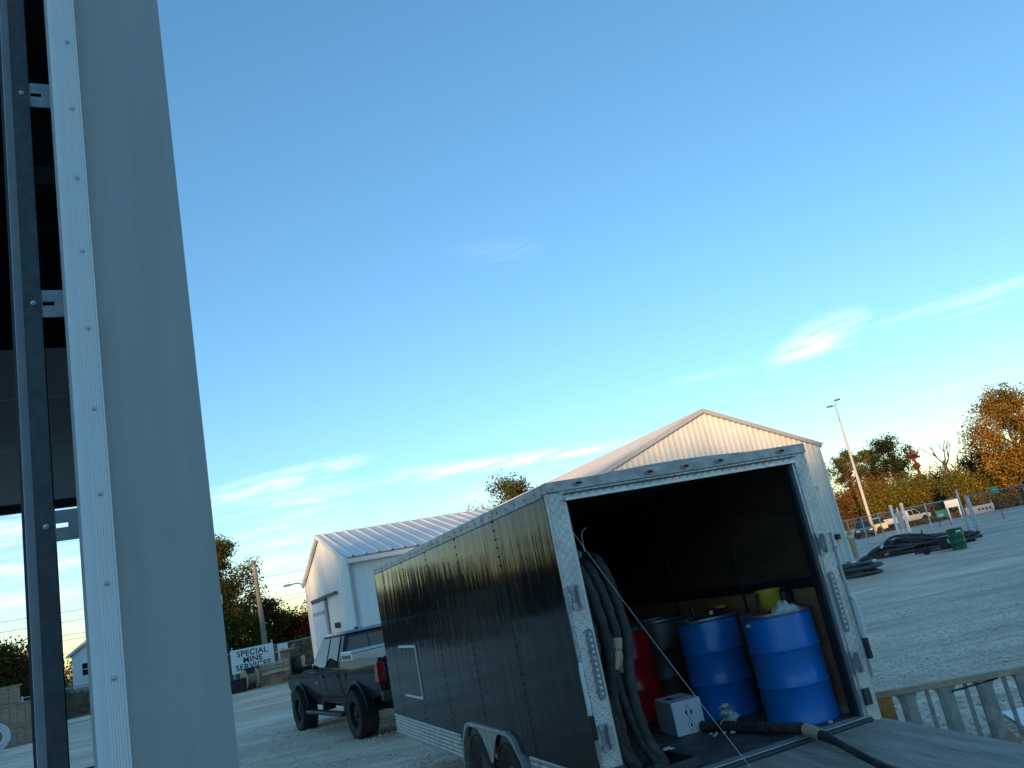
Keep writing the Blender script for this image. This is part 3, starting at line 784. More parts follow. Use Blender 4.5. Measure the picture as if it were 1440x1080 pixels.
def bay_building():
    root = thing('bay_building', 'white metal drive-through building with an open overhead door at left edge', 'building', (-1.137, 2.83, .42), 27)
    Zf = -.42   # local z of the yard
    H = 6.2; S = .42; OW = 4.6; D = 6.0; OH = 4.9   # jamb strip, opening width, depth, opening height
    xl = -S - OW
    # front: jamb board, header, left pier
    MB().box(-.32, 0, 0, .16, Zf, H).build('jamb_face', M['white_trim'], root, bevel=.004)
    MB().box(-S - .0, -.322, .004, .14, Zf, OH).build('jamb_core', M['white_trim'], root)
    fl = MB(); fl.prism([(-S, .02), (-S + .050, -.022), (-S + .050, .003), (-S + .01, .003)], 'z', Zf, OH); fl.build('stop_moulding', M['vinyl'], root)
    rb = MB(); pts = [(-S + .050, .003)]; x = -S + .050
    for k in range(6): pts += [(x, -.022), (x + .0055, -.022), (x + .0065, -.0195), (x + .0078, -.0195)]; x += .0082
    pts += [(x, -.022), (x + .002, -.026), (x + .006, -.026), (x + .006, .003)]
    rb.prism(pts, 'z', Zf, OH); rib = rb.build('ribbed_strip', M['vinyl'], root)
    sc_m = MB(); sc_m.lathe([(.0085, 0), (.0085, -.002), (.005, -.0025), (.005, -.006), (.003, -.007)], 8, axis='y'); sm = sc_m.mesh('screw'); sm.materials.append(M['galv'])
    z = .16
    while z < OH: inst(sm, 'screw', root, (-S + .073, -.0225, z)); z += .30
    MB().box(xl - .0, -S + .05, 0, .16, OH + .003, H).build('header', M['white_wall'], root)
    MB().box(xl - 2.0, xl - .002, 0, .16, Zf, H).build('pier', M['white_wall'], root)
    # side walls in ribbed panels
    n = 7; p = D / n
    for i in range(n):
        mb = MB(); mb.ribbed((0.0, .165 + i * p, 0), (0, 1, 0), (0, 0, 1), (1, 0, 0), p - .004, lambda u: Zf, lambda u: H - .02, .3, .035, .02); mb.build('wall_panel', M['white_wall'], root)
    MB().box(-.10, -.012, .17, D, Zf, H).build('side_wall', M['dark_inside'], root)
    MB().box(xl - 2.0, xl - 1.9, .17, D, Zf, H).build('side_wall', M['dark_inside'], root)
    # back wall with its own opening
    MB().box(-.40, -.012, D + .002, D + .16, Zf, H).build('back_pier', M['white_wall'], root)
    MB().box(xl - 2.0, xl, D + .002, D + .16, Zf, H).build('back_pier', M['white_wall'], root)
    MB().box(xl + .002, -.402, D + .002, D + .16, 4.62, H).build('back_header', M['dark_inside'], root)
    # far overhead door, raised part way
    dr = bpy.data.objects.new('overhead_door', None); col.objects.link(dr); dr.parent = root
    zb = 3.78 - .42
    for k in range(3):
        z0 = zb + .03 + k * .53
        MB().box(xl + .01, -.41, D - .10, D - .045, z0, z0 + .522).build('door_section', M['door_white'], dr, bevel=.006)
    MB().box(xl + .01, -.41, D - .115, D - .035, zb - .05, zb + .028).build('bottom_seal', M['rubber'], dr)
    # roof, purlins
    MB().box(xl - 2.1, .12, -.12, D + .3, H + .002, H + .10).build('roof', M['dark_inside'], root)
    pm = MB().box(xl - 1.88, -.11, -.04, .04, H - .24, H - .01).mesh('purlin'); pm.materials.append(M['galv_dark'])
    for k in range(5): inst(pm, 'purlin', root, (0, .8 + k * 1.1, 0))
    for zz in (1.8, 3.3, 4.8):
        MB().box(-.22, -.104, .4, D - .2, zz, zz + .2).build('girt', M['galv_dark'], root)
    MB().box(-.9, -.45, 3.2, 3.45, H - .75, H - .26).build('heater', M['galv_dark'], root)
    # the door track with its brackets
    tx0, tx1, ty = -S - .168, -S - .088, .215
    tr = bpy.data.objects.new('door_track', None); col.objects.link(tr); tr.parent = root
    MB().box(tx0 + .024, tx1, ty, ty + .004, Zf + .4, OH + .6).build('track_web', M['galv_dark'], tr)
    MB().hexa([(tx0, ty - .028, Zf + .4), (tx0 + .024, ty, Zf + .4), (tx0 + .024, ty + .004, Zf + .4), (tx0 - .003, ty - .024, Zf + .4), (tx0, ty - .028, OH + .6), (tx0 + .024, ty, OH + .6), (tx0 + .024, ty + .004, OH + .6), (tx0 - .003, ty - .024, OH + .6)]).build('track_lip', M['zinc'], tr)  # lip painted paler than the web, as if catching the sky
    MB().box(tx0 - .012, tx0 - .004, ty - .024, ty + .05, Zf + .4, OH + .6).build('track_flange', M['black_plastic'], tr)
    MB().box(tx1, tx1 + .004, ty - .002, ty + .055, Zf + .4, OH + .6).build('track_flange', M['galv_dark'], tr)
    for zz in (1.34, 2.21, 3.06, 3.98):
        b = MB()   # plate with a slot and two holes, built as strips round the openings
        y0, y1 = ty + .006, ty + .011; x0, x1 = tx1 - .004, -S + .06; h = .055
        b.box(x0, x1, y0, y1, zz + .008, zz + h); b.box(x0, x1, y0, y1, zz - h, zz - .008)
        b.box(x0, x0 + .012, y0, y1, zz - .008, zz + .008); b.box(x0 + .05, x1, y0, y1, zz - .008, zz + .008)
        bo = b.build('bracket', M['bracket_zinc'] if zz > 2 else M['galv_dark'], tr)
    for zz in (1.34, 2.21, 3.06, 3.98):
        MB().lathe([(.010, 0), (.010, -.004), (.006, -.005), (.006, -.010), (.003, -.011)], 8, (tx1 - .022, ty - .0005, zz), 'y').build('bolt', M['galv'], tr)
    return root


bay_building()
#SECTION3

# ------------------------------------------------------------------ the enclosed trailer
TR_C, TR_A = Vector((1.175, 6.414, 0)), 23.3
_ca, _sa = math.cos(R_(TR_A)), math.sin(R_(TR_A))
def TW(x, y, z=0): return Vector((TR_C.x + x * _ca - y * _sa, TR_C.y + x * _sa + y * _ca, z))
FZ, RZ, HW, TL = .61, 2.786, 1.21, 6.6


def wheel_mesh(r, w, rim_r, kind):
    t = MB(); t.lathe([(rim_r, -w * .42), (r * .90, -w * .5), (r * .975, -w * .42), (r, -w * .30), (r, w * .30), (r * .975, w * .42), (r * .90, w * .5), (rim_r, w * .42)], 36, axis='x', cap=False)
    # tread lugs
    for k in range(36):
        a = 2 * PI * k / 36
        for s in (-1, 1):
            Mx = Matrix.Rotation(a, 3, 'X'); c = Mx @ Vector((s * w * .30, 0, r * .995)); t.obox(c, (w * .34, r * .09, .022), Mx)
    rm = MB(); rm.lathe([(rim_r * .99, -w * .40), (rim_r * .93, -w * .40), (rim_r * .86, -w * .18), (rim_r * .86, w * .2), (.02, w * .2)], 30, axis='x', cap=False)
    sp = MB()
    n = 8 if kind == 'alloy' else 10
    for k in range(n):
        a = 2 * PI * k / n; Mx = Matrix.Rotation(a, 3, 'X')
        sp.obox(Mx @ Vector((-w * .24, 0, rim_r * .55)), (w * .12, rim_r * (.24 if kind == 'alloy' else .36), rim_r * .72), Mx)
    sp.lathe([(rim_r * .30, -w * .14), (rim_r * .30, -w * .33), (rim_r * .22, -w * .38), (.01, -w * .38)], 16, axis='x')
    return t, rm, sp


def add_wheel(parent, loc, r, w, rim_r, kind, rim_mat, flip=False):
    t, rm, sp = WHEELS.setdefault((r, w, rim_r, kind), None) or make_wheel(r, w, rim_r, kind)
    o = bpy.data.objects.new('wheel', t); col.objects.link(o); o.parent = parent; o.location = loc
    if flip: o.rotation_euler = (0, 0, PI)
    inst(rm, 'rim', o); inst(sp, 'hub', o)
    return o


WHEELS = {}
def make_wheel(r, w, rim_r, kind):
    ms = []
    for b, nm, mm in zip(wheel_mesh(r, w, rim_r, kind), ('tyre', 'rim', 'hub'), ('tyre', 'rim' if kind == 'alloy' else 'rim_steel', 'rim' if kind == 'alloy' else 'rim_steel')):
        me = b.mesh(nm, 35); me.materials.append(M[mm]); ms.append(me)
    WHEELS[(r, w, rim_r, kind)] = ms; return ms


def trailer():
    root = thing('enclosed_trailer', 'dark enclosed cargo trailer with its rear ramp door lowered', 'trailer', TR_C, TR_A)
    # chassis and floor
    MB().box(-HW + .03, HW - .03, .02, TL, FZ - .10, FZ - .012).build('chassis', M['galv_dark'], root)
    MB().box(-HW + .05, HW - .05, .06, TL - .06, FZ - .011, FZ).build('floor', M['floor_mat'], root)
    # outer side panels, 1.2 m each, with rivet rows on the seams
    ys = [.02, 1.2, 2.4, 3.6, 4.8, 6.0, TL]
    SK = .76   # top of the skirt
    for s in (-1, 1):
        for a, b in zip(ys[:-1], ys[1:]):
            x0, x1 = sorted((s * (HW - .028), s * HW))
            MB().box(x0, x1, a + .004, b - .004, SK, RZ - .06).build('side_panel', M['trailer_paint'], root, bevel=.003)
    one = MB()
    for k in range(26): one.lathe([(.008, 0), (.006, .003), (.002, .005)], 6, (0, 0, SK + .05 + k * .075), axis='x')
    om = one.mesh('rivet_row'); om.materials.append(M['black_plastic'])
    for y in ys[1:-1]:
        for dy in (-.02, .02): inst(om, 'rivet_row', root, (-HW - .0005, y + dy, 0), (0, 0, PI))['kind'] = 'stuff'
        MB().box(-HW + .002, -HW + .008, y - .004, y + .004, SK, RZ - .07).build('seam', M['rubber'], root)
    # ribbed aluminium skirt
    for s in (-1, 1):
        for a, b in ((.02, 1.36), (3.36, 4.9), (4.905, TL)):
            mb = MB(); k = 6; h = (SK - .51) / k; poly = [(s * (HW - .03), .51)]
            for i in range(k): poly += [(s * (HW + .004), .51 + i * h), (s * (HW + .014), .51 + i * h + h * .3), (s * (HW + .014), .51 + i * h + h * .7), (s * (HW + .004), .51 + (i + 1) * h - .002)]
            poly += [(s * (HW - .03), SK - .002)]
            mb.prism(poly, 'y', a, b); mb.build('skirt_panel', M['alu_dull'], root)
    # fender on both sides: an arch with a downward teardrop between the wheels
    W1, W2, WR = 1.92, 2.79, .40
    for s in (-1, 1):
        ya, yb, zt = 1.38, 3.35, .915
        out = [(ya, .30), (ya + .02, .46), (ya + .12, .70), (ya + .28, zt - .04), (ya + .40, zt), (yb - .40, zt), (yb - .28, zt - .04), (yb - .12, .70), (yb - .02, .46), (yb, .42)]
        inn = [(y + (.035 if y < 2.3 else -.035) if i not in (4, 5) else y, z - (.035 if z > .8 else 0)) for i, (y, z) in enumerate(out)]
        x0, x1 = sorted((s * (HW - .25), s * (HW + .040)))
        f = MB().prism(out + inn[::-1], 'x', x0, x1).build('fender', M['alu_dull'], root, bevel=.006)
        mid = (W1 + W2) / 2
        td = [(mid - .30, zt - .037), (mid - .20, zt - .10), (mid - .10, .70), (mid - .03, .60), (mid + .03, .60), (mid + .10, .70), (mid + .20, zt - .10), (mid + .30, zt - .037)]
        x0, x1 = sorted((s * (HW + .018), s * (HW + .028))); MB().prism(td, 'x', x0, x1).build('teardrop_plate', M['alu_dull'], f)
        x0, x1 = sorted((s * (HW - .30), s * (HW - .26))); MB().box(x0, x1, ya, yb, .5, .88).build('wheel_well', M['rubber'], f)
        for y in (W1, W2): add_wheel(root, (s * (HW - .10), y, WR), WR, .22, .215, 'steel', None, s > 0)
    for y in (W1, W2): MB().tube([(-HW + .2, y, WR), (HW - .2, y, WR)], .04, 8).build('axle', M['galv_dark'], root)
    # top rails and roof
    for s in (-1, 1):
        x0, x1 = sorted((s * (HW - .05), s * (HW + .012)))
        MB().prism([(x0, RZ - .095), (x1, RZ - .095), (x1, RZ - .015), (x1 - .012 * (s > 0) + .012 * (s < 0) * 0, RZ), (x0, RZ)], 'y', .03, TL).build('top_rail', M['alu_dull'], root, bevel=.008)
    one = MB()
    for k in range(30): one.lathe([(.009, 0), (.007, .004), (.002, .006)], 6, (-HW - .012, .15 + k * .215, RZ - .05), axis='x')
    one.v = [(2 * (-HW - .012) - x, y, z) for x, y, z in one.v]
    one.build('rivet_row', M['galv_dark'], root, kind='stuff')
    rf = MB(); n = 8
    prof = [(-HW + .03 + (2 * HW - .06) * i / n, RZ - .01 + .05 * math.sin(PI * i / n)) for i in range(n + 1)]
    rf.prism(prof + [(HW - .03, RZ - .03), (-HW + .03, RZ - .03)], 'y', .05, TL - .02); rf.build('roof', M['alu_dull'], root, smooth=30)
    v = MB().hexa([(-.75, 2.45, RZ + .02), (-.30, 2.45, RZ + .02), (-.30, 2.95, RZ + .02), (-.75, 2.95, RZ + .02), (-.70, 2.50, RZ + .14), (-.35, 2.50, RZ + .14), (-.35, 2.9, RZ + .16), (-.70, 2.9, RZ + .16)]).build('roof_vent', M['lamp_clear'], root, bevel=.02)
    MB().box(-HW + .001, HW - .001, TL, TL + .04, FZ - .1, RZ - .02).build('front_wall', M['trailer_paint'], root)
    for s in (-1, 1):   # A-frame tongue
        MB().tube([(s * .9, TL - .1, FZ - .08), (0, TL + 1.35, FZ - .08)], .05, 6).build('tongue', M['galv_dark'], root)
    MB().box(-.08, .08, TL + 1.2, TL + 1.55, FZ - .12, FZ + .02).build('coupler', M['galv_dark'], root, bevel=.02)
    # access hatch on the left side
    hy0, hy1, hz0, hz1 = 4.75, 5.68, 1.04, 1.68
    h = MB().box(-HW - .008, -HW + .001, hy0 + .03, hy1 - .03, hz0 + .03, hz1 - .03).build('side_hatch', M['trailer_paint'], root)
    fr = MB(); fr.box(-HW - .014, -HW + .001, hy0, hy1, hz1 - .028, hz1); fr.box(-HW - .014, -HW + .001, hy0, hy1, hz0, hz0 + .028); fr.box(-HW - .014, -HW + .001, hy0, hy0 + .028, hz0 + .0285, hz1 - .0285)
    fr.build('hatch_frame', M['house_white'], h)
    MB().lathe([(.05, 0), (.045, .015), (.02, .02)], 12, (-HW, 5.0, 1.98), 'x').build('marker_light', M['lamp_clear'], root)
    # rear frame in diamond plate
    PW = .13
    for s in (-1, 1):
        x0, x1 = sorted((s * HW, s * (HW - PW)))
        p = MB().box(x0, x1, -.045, .018, FZ - .06, RZ - .075).build('rear_post', M['diamond'], root, bevel=.006)
        x0, x1 = sorted((s * (HW - PW), s * (HW - PW - .022))); MB().box(x0, x1, -.03, .05, FZ + .01, RZ - .13).build('post_trim', M['alu'], p)
        x0, x1 = sorted((s * (HW - PW - .023), s * (HW - PW - .05))); MB().box(x0, x1, .012, .09, FZ + .01, RZ - .13).build('door_gasket', M['rubber'], p)
        # hinge brackets, lock bar, oval tail lamp with diodes
        for z in (1.96, 1.02):
            b = MB().box(s * HW * .93 - .055, s * HW * .93 + .03, -.062, -.046, z - .05, z + .05).build('latch_bracket', M['galv'], p)
            MB().tube([(s * HW * .93 - .01, -.09, z - .075), (s * HW * .93 - .01, -.09, z + .075)], .016, 8).build('pin', M['galv'], b)
            MB().box(s * HW * .93 - .07, s * HW * .93 + .0, -.075, -.063, z + .045, z + .085).build('keeper', M['galv'], b)
            MB().box(s * HW * .93 - .07, s * HW * .93 + .0, -.075, -.063, z - .085, z - .045).build('keeper', M['galv'], b)
        MB().tube([(s * (HW + .018), -.05, 2.03), (s * (HW + .018), -.05, .88)], .013, 8).build('lock_bar', M['galv'], p)
        hd = MB().tube(cr([(s * (HW + .02), -.07, 1.52), (s * (HW + .035), -.085, 1.45), (s * (HW + .035), -.085, 1.25), (s * (HW + .03), -.07, 1.18)], 4), .016, 8).build('lock_handle', M['house_white'], p)
        MB().box(s * (HW + .03) - .02, s * (HW + .03) + .02, -.09, -.05, 1.02, 1.18).build('grip', M['black_plastic'], hd, bevel=.006)
        xl = s * (HW - .10); pts = []
        for k in range(12): a = PI * k / 11; pts.append((xl + .027 * math.cos(a), 1.70 + .03 * math.sin(a)))
        for k in range(12): a = PI + PI * k / 11; pts.append((xl + .027 * math.cos(a), 1.28 + .03 * math.sin(a)))
        tl = MB().prism(pts, 'y', -.058, -.044).build('tail_lamp', M['bracket_zinc'], p)
        dm = MB().lathe([(.012, 0), (.010, -.006), (.004, -.009)], 8, axis='y').mesh('diode', 40); dm.materials.append(M['lamp_clear'])
        for k in range(11): inst(dm, 'diode', tl, (xl, -.0585, 1.29 + k * .04))
        lc = MB().box(xl - .03, xl + .03, -.075, -.046, .70, .82).build('latch_plate', M['galv_dark'], p)
    hd = MB().box(-HW + PW - .03, HW - PW + .03, -.047, .02, RZ - .135, RZ - .0755).build('header', M['diamond'], root)
    MB().box(-HW - .004, HW + .004, -.062, .03, RZ - .075, RZ + .004).build('rear_rail', M['alu_dull'], root, bevel=.006)
    MB().box(-HW + PW, HW - PW, -.075, -.048, RZ - .148, RZ - .128).build('drip_lip', M['alu'], hd)
    MB().box(-HW + PW, HW - PW, -.068, -.048, RZ - .100, RZ - .092).build('drip_lip', M['galv_dark'], hd)
    for x in (-.95, -.33, 0.0, .33, .95):
        pts = [(x + .042 * math.cos(2 * PI * k / 16) , RZ - .034 + .018 * math.sin(2 * PI * k / 16)) for k in range(16)]
        l = MB().prism(pts, 'y', -.078, -.0625).build('clearance_lamp', M['trim_grey'], root)
        pts = [(x + .028 * math.cos(2 * PI * k / 12), RZ - .034 + .010 * math.sin(2 * PI * k / 12)) for k in range(12)]
        MB().prism(pts, 'y', -.084, -.0785).build('lens', M['rust'], l)
    # inside lining: plywood below, black above, posts between
    iw = HW - .035
    for s in (-1, 1):
        for a, b in ((.10, 1.22), (1.24, 2.44), (2.46, 3.66), (3.68, 4.88), (4.90, TL - .05)):
            x0, x1 = sorted((s * iw, s * (iw - .012)))
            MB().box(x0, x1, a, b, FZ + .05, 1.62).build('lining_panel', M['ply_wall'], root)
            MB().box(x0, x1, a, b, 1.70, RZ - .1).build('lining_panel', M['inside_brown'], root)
        x0, x1 = sorted((s * iw, s * (iw - .02))); MB().box(x0, x1, .10, TL - .05, 1.622, 1.698).build('rub_rail', M['rubber'], root)
        x0, x1 = sorted((s * (iw - .002), s * (iw - .05))); MB().box(x0, x1, .10, TL - .05, FZ + .002, FZ + .05).build('base_rail', M['alu_dull'], root)
        for y in (1.23, 2.45, 3.67, 4.89):
            x0, x1 = sorted((s * iw, s * (iw - .026))); MB().box(x0, x1, y - .012, y + .012, FZ + .06, RZ - .1).build('wall_post', M['galv_dark'], root)
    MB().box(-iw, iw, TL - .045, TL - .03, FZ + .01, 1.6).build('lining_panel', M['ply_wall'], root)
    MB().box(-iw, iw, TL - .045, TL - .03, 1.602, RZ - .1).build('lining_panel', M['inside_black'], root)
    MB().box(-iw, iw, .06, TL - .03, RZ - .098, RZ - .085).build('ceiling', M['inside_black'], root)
    # sill at the door
    MB().box(-HW + PW, HW - PW, -.05, .055, FZ - .06, FZ + .012).build('sill', M['alu_dull'], root, bevel=.006)
    MB().tube([(-HW + PW, -.075, FZ - .012), (HW - PW, -.075, FZ - .012)], .022, 10).build('hinge_barrel', M['galv_dark'], root, smooth=50)
    # ramp door: frame, three plywood sheets
    L, dz = 2.15, .155
    ang = math.asin(dz / L)
    rd = bpy.data.objects.new('ramp_door', None); col.objects.link(rd); rd.parent = root; rd.location = (0, -.10, FZ - .02); rd.rotation_euler = (ang, 0, 0)
    xw = HW - .03
    for a, b in ((-xw, -.42), (-.416, .40), (.404, xw)):
        for c, d in ((0, -1.05), (-1.054, -L)):
            MB().box(a + .002, b - .002, d, c, -.02, 0).build('plank', M['ply_floor'], rd, bevel=.002)
    MB().box(-xw, xw, -L, 0, -.07, -.021).build('ramp_frame', M['galv_dark'], rd)
    # cable from the left post to the ramp
    a = Vector((-HW + PW + .02, -.02, 2.42)); b = Vector((-.52, -.95, FZ - .02 - .85 * dz / L))
    MB().tube([a.lerp(b, i / 14) - Vector((0, 0, .025 * math.sin(PI * i / 14))) for i in range(15)], .0017, 6).build('ramp_cable', M['cable_grey'], root)
    return root


trailer()


# ------------------------------------------------------------------ drums and the rest of the load
def drum(label, x, y, z, paint, rz=0, group='steel drums in the trailer', lid='drum_lid', lettering=0):
    p = TW(x, y, z); root = thing('steel_drum', label, 'drum', p, rz, group); r, h = .286, .88
    prof = [(.27, 0), (r + .004, .004), (r + .006, .014), (r, .022)]
    for zc in (h * .345, h * .665):
        prof += [(r, zc - .022), (r + .006, zc - .012), (r + .011, zc), (r + .006, zc + .012), (r, zc + .022)]
    prof += [(r, h - .055), (r - .004, h - .045), (r - .004, h - .02), (r - .02, h - .019), (.01, h - .019)]
    MB().lathe(prof, 44).build('body', M[paint], root, smooth=40)
    ring = MB(); n = 44; rp = [(r - .012, h - .018), (r + .004, h - .03), (r + .010, h - .016), (r + .006, h), (r - .006, h + .002), (r - .012, h - .006)]
    o = 0
    for k in range(n):
        a = 2 * PI * k / n
        for q, zz in rp: ring.v.append((q * math.cos(a), q * math.sin(a), zz))
    m = len(rp)
    for k in range(n):
        for i in range(m): ring.f.append((k * m + i, ((k + 1) % n) * m + i, ((k + 1) % n) * m + (i + 1) % m, k * m + (i + 1) % m))
    rg = ring.build('lid_ring', M[lid], root, smooth=50)
    MB().box(-.03, .03, r + .004, r + .03, h - .03, h - .006).build('ring_bolt', M['galv'], rg)
    MB().lathe([(.03, 0), (.03, .012), (.02, .016), (.01, .016)], 14, (.17, .04, h - .019)).build('bung', M['galv'], root)
    MB().lathe([(.018, 0), (.018, .010), (.01, .012)], 12, (-.18, -.02, h - .019)).build('bung', M['galv'], root)
    if lettering:
        rng = random.Random(3)
        for zz, n in ((.60, 4), (.28, 5)):
            for k in range(n):
                mb = MB(); a0 = R_(-108 + k * 1.5); a1 = a0 + R_(13); q = r + .0012; z0 = zz - k * .026
                vs = []
                for j in range(5):
                    a = a0 + (a1 - a0) * j / 4; vs += [(q * math.cos(a), q * math.sin(a), z0), (q * math.cos(a), q * math.sin(a), z0 + .010)]
                mb.add(vs, [(2 * j, 2 * j + 2, 2 * j + 3, 2 * j + 1) for j in range(4)]); mb.build('printed_line', M['sign_white'], root)
    return root


drum('blue steel drum nearest the right door post, cloths on its lid', .864, .45, FZ + .002, 'blue_drum', 30)
drum('blue steel drum behind the white box, power tool on its lid', .80, 1.42, FZ + .002, 'blue_drum', 150)
drum('red steel drum with white printed lines behind the hanging hoses', .30, 2.25, FZ + .002, 'red_drum', 0, lettering=1)
drum('dark brown steel drum between the red drum and the blue drums', .862, 2.47, FZ + .002, 'grey_drum', 80)


def crumple(mb, c, r, rng, sq=.6, n=9):
    o = []
    rows = 5
    vs = []
    for i in range(rows):
        ph = PI * (i + .5) / rows
        for k in range(n):
            a = 2 * PI * k / n; q = r * rng.uniform(.55, 1.1)
            vs.append((c[0] + q * math.sin(ph) * math.cos(a), c[1] + q * math.sin(ph) * math.sin(a), c[2] + q * sq * math.cos(ph) + r * sq * .9))
    fs = [(i * n + k, i * n + (k + 1) % n, (i + 1) * n + (k + 1) % n, (i + 1) * n + k) for i in range(rows - 1) for k in range(n)]
    fs += [tuple(range(n)), tuple((rows - 1) * n + k for k in range(n))]
    mb.add(vs, fs)


def cloth(mb, c, w, d, h, rng, n=10):
    vs = []
    for i in range(n + 1):
        for j in range(n + 1):
            u, v = i / n - .5, j / n - .5; e = max(abs(u), abs(v)) * 2
            z = c[2] + max(.004, h * (1 - e ** 1.5) * rng.uniform(.45, 1.1))
            vs.append((c[0] + u * w * (1 + .15 * math.sin(7 * v)) + rng.uniform(-.01, .01), c[1] + v * d * (1 + .15 * math.cos(8 * u)) + rng.uniform(-.01, .01), z))
    mb.add(vs, [(i * (n + 1) + j, (i + 1) * (n + 1) + j, (i + 1) * (n + 1) + j + 1, i * (n + 1) + j + 1) for i in range(n) for j in range(n)])


def load_items():
    rng = random.Random(5); zt = FZ + .88 - .008
    # yellow pump bucket behind the right blue drum's cloths, standing on that drum
    p = TW(.93, .57, zt - .006)
    r = thing('yellow_bucket', 'yellow bucket tool with black handle standing on the right blue drum', 'bucket', p, 20)
    MB().lathe([(.085, 0), (.09, .006), (.105, .17), (.112, .172), (.112, .185), (.103, .186), (.09, .02), (.01, .018)], 22).build('body', M['yellow'], r, smooth=40)
    MB().tube(cr([(-.105, 0, .16), (-.15, -.05, .12), (-.16, -.08, .03), (-.06, -.13, .02), (.06, -.115, .08)], 5), .009, 8).build('handle', M['black_plastic'], r, smooth=60)
    hd = MB().obox((.15, -.01, .085), (.12, .11, .14)).build('pump_head', M['black_plastic'], r, bevel=.03)
    MB().tube(cr([(.13, -.02, .15), (.19, -.02, .18), (.235, -.02, .10), (.22, -.03, .01)], 5), .012, 8).build('hose_loop', M['black_plastic'], hd, smooth=60)
    p = TW(.72, .40, zt - .008)
    mb = MB(); cloth(mb, (0, 0, 0), .26, .16, .055, rng); tag(mb.build('shop_rag', M['red_cloth'], smooth=80), 'crumpled red rag on the right blue drum lid, left end', 'rag').location = p
    mb = MB(); cloth(mb, (0, 0, 0), .22, .14, .05, rng); o = tag(mb.build('shop_rag', M['red_cloth'], smooth=80), 'crumpled red rag on the right blue drum lid, beside the bucket', 'rag'); o.location = TW(1.0, .36, zt - .008)
    mb = MB(); cloth(mb, (0, 0, .01), .24, .17, .09, rng); o = tag(mb.build('paper_towel', M['paper'], smooth=70), 'crumpled whitish paper towel on the right blue drum lid', 'paper'); o.location = TW(.85, .30, zt - .006)
    mb = MB()
    for k in range(4): crumple(mb, (k * .03, rng.uniform(-.02, .02), -.03 + .014 * k), .022, rng)
    o = tag(mb.build('foam_scrap', M['paper']), 'small foam scrap hanging on the rim between the blue drums', 'scrap'); o.location = TW(.575, .47, zt - .045)
    # power tool
    p = TW(.78, 1.38, zt - .008)
    r = thing('power_tool', 'black and yellow cordless power tool lying on the left blue drum', 'power tool', p, 20)
    MB().tube([(-.12, 0, .03), (-.12, 0, .13)], .028, 12).build('grip', M['black_plastic'], r, bevel=.006)
    bd = MB().obox((.04, 0, .036), (.30, .07, .065)).build('body', M['black_plastic'], r, bevel=.012)
    MB().obox((.17, -.012, .077), (.10, .05, .025)).build('yellow_cap', M['yellow'], bd, bevel=.006)
    MB().obox((.05, -.0365, .045), (.035, .003, .035)).build('label', M['sign_white'], bd)
    MB().tube([(.17, 0, .055), (.27, 0, .06)], .014, 8).build('nozzle', M['galv_dark'], r)
    mb = MB(); cloth(mb, (0, 0, 0), .10, .06, .012, rng, 5); o = tag(mb.build('paper_scrap', M['paper']), 'tiny white paper scrap on the left blue drum lid', 'paper'); o.location = TW(.63, 1.28, zt - .006)
    # white carton with hazard diamonds
    p = TW(.06, 1.13, FZ + .002)
    r = thing('carton', 'white carton with hazard diamonds standing on the trailer floor', 'box', p, 15)
    bw, bdp, bh = .275, .40, .275
    b = MB().box(0, bw, 0, bdp, 0, bh).build('carton_body', M['box_white'], r, bevel=.003)
    MB().box(.015, bw - .015, bdp * .5 - .028, bdp * .5 + .028, bh + .0005, bh + .0015).build('tape', M['silver_label'], r)
    def quad(pts): MB().add(pts, [tuple(range(len(pts)))]).build('printed_mark', M['ink'], r)
    def ring(cx, cz, a, t, y=-.0012):
        pr = MB()
        o = [(cx, cz - a), (cx + a * .62, cz), (cx, cz + a), (cx - a * .62, cz)]; i = [(cx, cz - a + t * 1.6), (cx + a * .62 - t, cz), (cx, cz + a - t * 1.6), (cx - a * .62 + t, cz)]
        vs = [(q[0], y, q[1]) for q in o + i]; pr.add(vs, [(k, (k + 1) % 4, 4 + (k + 1) % 4, 4 + k) for k in range(4)]); pr.build('hazard_diamond', M['ink'], r)
    ring(.145, .175, .058, .004); ring(.145, .070, .055, .004)
    for s in (-1, 1): quad([(.145 + s * .034, -.0013, .175), (.145 + s * .012, -.0013, .148), (.145 + s * .016, -.0013, .175), (.145 + s * .012, -.0013, .200)])
    quad([(.139, -.0013, .055), (.153, -.0013, .055), (.153, -.0013, .085), (.139, -.0013, .085)])
    quad([(.232, -.0013, .022), (.254, -.0013, .022), (.254, -.0013, .040), (.232, -.0013, .040)])
    quad([(.05, .16, bh + .0022), (.12, .16, bh + .0022), (.10, .28, bh + .0022), (.05, .28, bh + .0022)])
    quad([(.13, .17, bh + .0022), (.19, .17, bh + .0022), (.19, .20, bh + .0022), (.13, .20, bh + .0022)])
    # hoses hanging in front of the left wall
    tips = [(-1.03, .26), (-.96, .40), (-.90, .30), (-.84, .52), (-.79, .38), (-1.0, .58), (-.90, .68), (-.73, .60), (-.82, .80), (-.68, .46)]
    labs = ['black fabric-sheathed hose hanging in the bundle behind the left door post']
    for k, (x, y) in enumerate(tips):
        r = thing('hanging_hose', labs[0], 'hose', TW(x - .05, y, FZ), TR_A, 'hoses hanging inside the trailer')
        rr = rng.uniform(.036, .050); ht = 1.62 - .06 * rng.random() + (.05 if k % 2 else 0)
        dx = rng.uniform(-.03, .05); ex = -.02 + .075 * (k % 4) + rng.uniform(-.04, .04); ey = -y + .18 + .10 * (k % 3)
        pts = [(dx - .05, .26, ht - .7), (dx - .02, .22, ht - .15), (dx, .10, ht), (dx + .05, -.03, ht - .14), (dx + .09, -.08, ht - .6), (ex * .7, ey * .35 - .03, .62), (ex * .95, ey * .6, .25), (ex + .05, ey * .85, .055), (ex - .08, ey, .055)]
